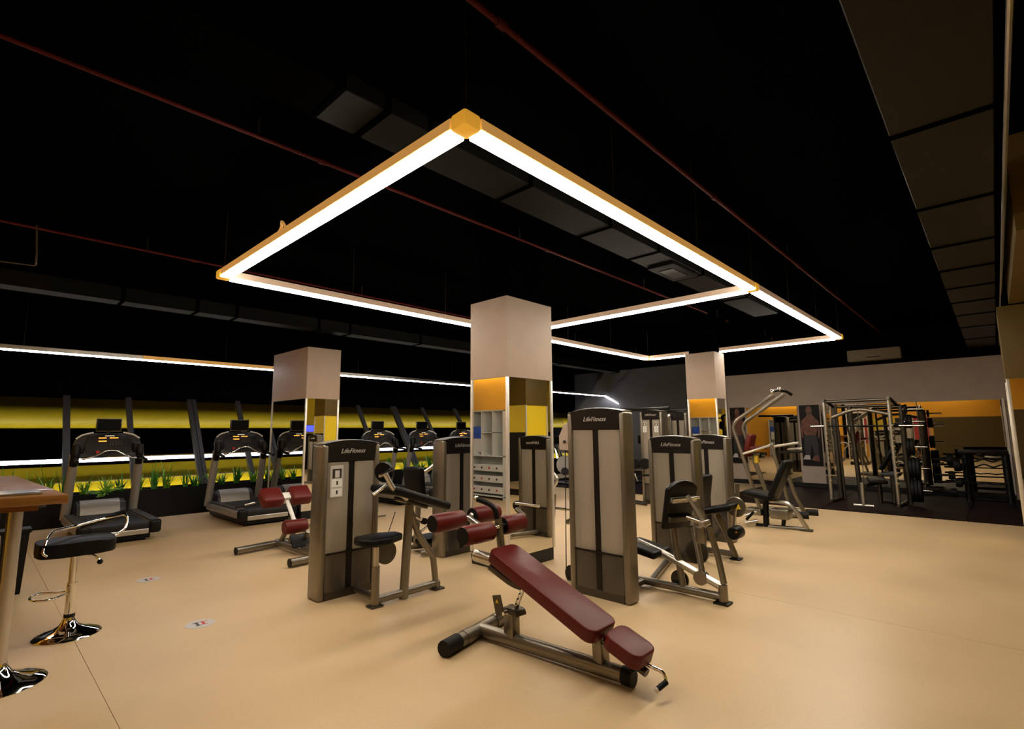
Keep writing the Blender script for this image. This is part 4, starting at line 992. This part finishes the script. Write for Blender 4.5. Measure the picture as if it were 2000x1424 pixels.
T(hm, 'side_lever', [J(1530, 1026), J(1532, 1010)], .03, m='black_plastic')

# ------------------------------------------------------------------ smith rack
rk = thing('smith_rack', 'tall grey smith rack with barbell in front of the mirrored wall', 'gym machine', (12.4, 2.0, 0))
XR = 12.2
def R_(x, y, dx=0): return PX(x, y, XR+dx)
yl, yr = R_(1625, 975).y, R_(1756, 985).y
T(rk, 'front_post', [(XR, yl, .03), (XR, yl, 2.06)], .035, m='silver')
T(rk, 'front_post', [(XR, yr, .03), (XR, yr, 2.08)], .035, m='silver')
T(rk, 'rear_post', [(XR+.6, yl-.05, .03), (XR+.6, yl-.05, 1.95)], .05, m='frame_dark')
T(rk, 'rear_post', [(XR+.6, yr-.12, .03), (XR+.6, yr-.12, 1.95)], .05, m='frame_dark')
T(rk, 'guide_post', [(XR+.3, yl-.18, .05), (XR+.3, yl-.15, 2.0)], .022, m='frame_dark')
T(rk, 'guide_post', [(XR+.3, yr+.02, .05), (XR+.3, yr+.02, 2.0)], .022, m='frame_dark')
T(rk, 'inner_post', [(XR+.5, yl-.42, .05), (XR+.5, yl-.36, 1.95)], .045, m='frame_dark')
T(rk, 'top_bar', [(XR, yl, 2.04), (XR, yr, 2.05)], .03, m='frame_dark')
T(rk, 'top_bar', [(XR+.6, yl, 1.95), (XR+.6, yr-.12, 1.95)], .03, m='frame_dark')
T(rk, 'arched_bar', [(XR+.05, yl-.12, 1.72), (XR+.05, (yl+yr)/2, 1.90), (XR+.05, yr+.02, 1.76)], .036, m=G, fil=.25)
for y in (yl, yr):
    T(rk, 'foot_bar', [(XR-.12, y, .035), (XR+.75, y-.05, .035)], .035, m='frame_dark')
    T(rk, 'side_top', [(XR-.08, y, 2.07), (XR+.1, y-.02, 2.06), (XR+.62, y-.05, 1.95)], .032, m='frame_dark')
    for k in range(12): MB().lathe([(.014, 0), (.014, .03)], (XR-.035, y-.02, .45+k*.1), (-1, -.3, 0), 8).build('rack_peg', 'chrome', rk)
T(rk, 'barbell', [(XR+.2, yl+.05, 1.54), (XR+.2, yr-.1, 1.54)], .015, m='black_plastic')
T(rk, 'bar_sleeve', [(XR+.2, yl+.05, 1.54), (XR+.2, yl+.32, 1.54)], .025, m='chrome')
T(rk, 'bar_sleeve', [(XR+.2, yr-.1, 1.54), (XR+.2, yr-.48, 1.54)], .025, m='chrome')
pk = 0
for z, n_, r_ in ((.30, 3, .22), (.72, 3, .20), (1.13, 2, .16), (1.62, 2, .13), (1.86, 1, .09)):
    T(rk, 'plate_peg', [(XR+.45, yr-.16, z), (XR+.45, yr-.48, z)], .02, m='chrome')
    for k in range(n_):
        o = MB().lathe([(.03, -.022), (r_, -.022), (r_+.006, 0), (r_, .022), (.03, .022)], (XR+.45, yr-.20-k*.055, z), (0, 1, 0), 26).build('weight_plate', 'rubber')
        tag(o, (['innermost ', 'next-out ', 'outermost '][k] if n_ == 3 else ['inner ', 'outer '][k] if n_ == 2 else '') + ['large black weight plate on the lowest peg right of the smith rack', 'black weight plate on the second peg right of the smith rack', 'black weight plate on the third peg right of the smith rack', 'small black weight plate near the barbell sleeve right of the rack', 'smallest black weight plate on the topmost peg of the smith rack'][pk], 'weight plate', 'weight plates on the rack pegs, row %s' % ['one', 'two', 'three', 'four', 'five'][pk])
    pk += 1
fb = thing('flat_bench', 'low black bench standing inside the smith rack', 'bench', (12.1, 1.9, 0))
MB().obox((12.15, 1.78, .50), (.9, .30, .08), (1, .2, 0), (-.2, 1, 0), (0, 0, 1), .03, 3).build('seat', 'black_vinyl', fb)
T(fb, 'front_leg', [(11.85, 1.98, .02), (11.88, 1.98, .46)], .035, m='silver')
T(fb, 'rear_leg', [(12.5, 1.8, .02), (12.5, 1.8, .46)], .04, m='frame_dark')
T(fb, 'foot_bar', [(11.85, 1.82, .03), (11.85, 2.14, .03)], .03, m='silver')
T(fb, 'spine_tube', [(11.9, 1.95, .40), (12.5, 1.8, .42)], .035, m='frame_dark')
ib = thing('incline_bench', 'grey topped adjustable bench at right inside the smith rack', 'bench', (12.7, 1.6, 0))
MB().obox((12.75, 1.62, .58), (.42, .30, .07), (1, 0, 0), (0, 1, 0), (0, 0, 1), .02, 3).build('seat', 'dark_grey', ib)
MB().obox((12.98, 1.66, .92), (.30, .08, .62), (1, 0, 0), (0, 1, .55), (0, -.55, 1), .03, 3).build('backrest', 'black_vinyl', ib)
T(ib, 'leg', [(12.7, 1.6, .02), (12.75, 1.6, .55)], .05, m='frame_dark')
T(ib, 'foot_bar', [(12.55, 1.4, .03), (12.9, 1.85, .03)], .03, m='frame_dark')

# ------------------------------------------------------------------ barbell rack at the far right
br = thing('barbell_rack', 'black horizontal barbell rack close to the far right mirror', 'rack', (13.6, .6, 0))
XQ = 13.6
def N_(x, y, dx=0): return PX(x, y, XQ+dx)
y0, y1 = N_(1885, 900).y, N_(1965, 900).y
for y in (y0, y1): 
    T(br, 'rack_post', [(XQ+.05, y, .03), (XQ+.15, y, .98)], .06, m='black_plastic')
    T(br, 'foot_bar', [(XQ-.25, y, .04), (XQ+.4, y, .04)], .04, m='black_plastic')
MB().box((XQ-.05, y1-.05, .98), (XQ+.25, y0+.1, 1.05), .01).build('top_shelf', 'black_plastic', br)
T(br, 'low_brace', [(XQ+.1, y0, .1), (XQ+.1, y1, .1)], .03, m='black_plastic')
for k in range(5):
    z = (.86, .76, .55, .42, .22)[k]
    lb = ['curled black bar on the topmost hooks of the barbell rack', 'curled black bar on the second hooks of the barbell rack', 'straight thin bar on the middle hooks of the barbell rack', 'curled thin bar below the middle of the barbell rack', 'knurled silver bar on the lowest hooks of the barbell rack'][k]
    b = thing('barbell', lb, 'barbell', (XQ-.1, .5, z))
    ya, yb = y0+.28, y1+.02; pts = [(XQ-.1, ya, z)]
    if k in (0, 1, 3):
        a_ = .03 if k < 2 else .012
        for j in range(9):
            t = .35+.6*j/8; pts.append((XQ-.1, ya+(yb-ya)*t, z+a_*math.cos(j*math.pi/2)))
    pts.append((XQ-.1, yb, z))
    MB().tube(pts, .014, 8, fil=.05).build('bar_shaft', 'chrome' if k == 4 else 'black_plastic', b)
    MB().tube([(XQ-.1, ya, z), (XQ-.1, ya+.22, z)], .022, 10).build('bar_sleeve', 'black_plastic', b)
    MB().lathe([(.02, -.05), (.12 if k < 2 else .08, -.05), (.13 if k < 2 else .09, 0), (.12 if k < 2 else .08, .05), (.02, .05)], (XQ-.1-(k%2)*.05, ya-.06-(k%2)*.1, z), (0, 1, 0), 18).build('end_weight', 'rubber', b)

# ------------------------------------------------------------------ things behind the viewer, seen only in the mirrors
wmn = thing('wall_monitor', 'small lit blue monitor on the yellow wall, seen in the wide pillar mirror', 'monitor', (9.6, -2.75, 1.65))
MB().box((9.35, -2.79, 1.50), (9.85, -2.75, 1.80), .006).build('monitor_case', 'black_plastic', wmn)
MB().box((9.37, -2.75, 1.52), (9.83, -2.748, 1.78)).build('lit_screen', 'screen_blue', wmn)
c = copy_tree(T0); c.location = (-2.3, .2, 0); c.rotation_euler = (0, 0, math.radians(90)); c['label'] = 'treadmill behind the viewer, tiny in the far wall mirror'
pf = thing('picture_frame', 'orange picture in pale frame on the back wall, tiny in the far mirror', 'picture', (-3.05, 2.8, 1.2))
MB().box((-3.08, 2.45, .7), (-3.06, 3.05, 2.0)).build('picture_sheet', 'print_red', pf)
for y in (2.42, 3.05): MB().box((-3.08, y, .66), (-3.04, y+.04, 2.04)).build('frame_strip', 'paper_grey', pf)
for z in (.66, 2.0): MB().box((-3.08, 2.42, z), (-3.04, 3.09, z+.04)).build('frame_strip', 'paper_grey', pf)
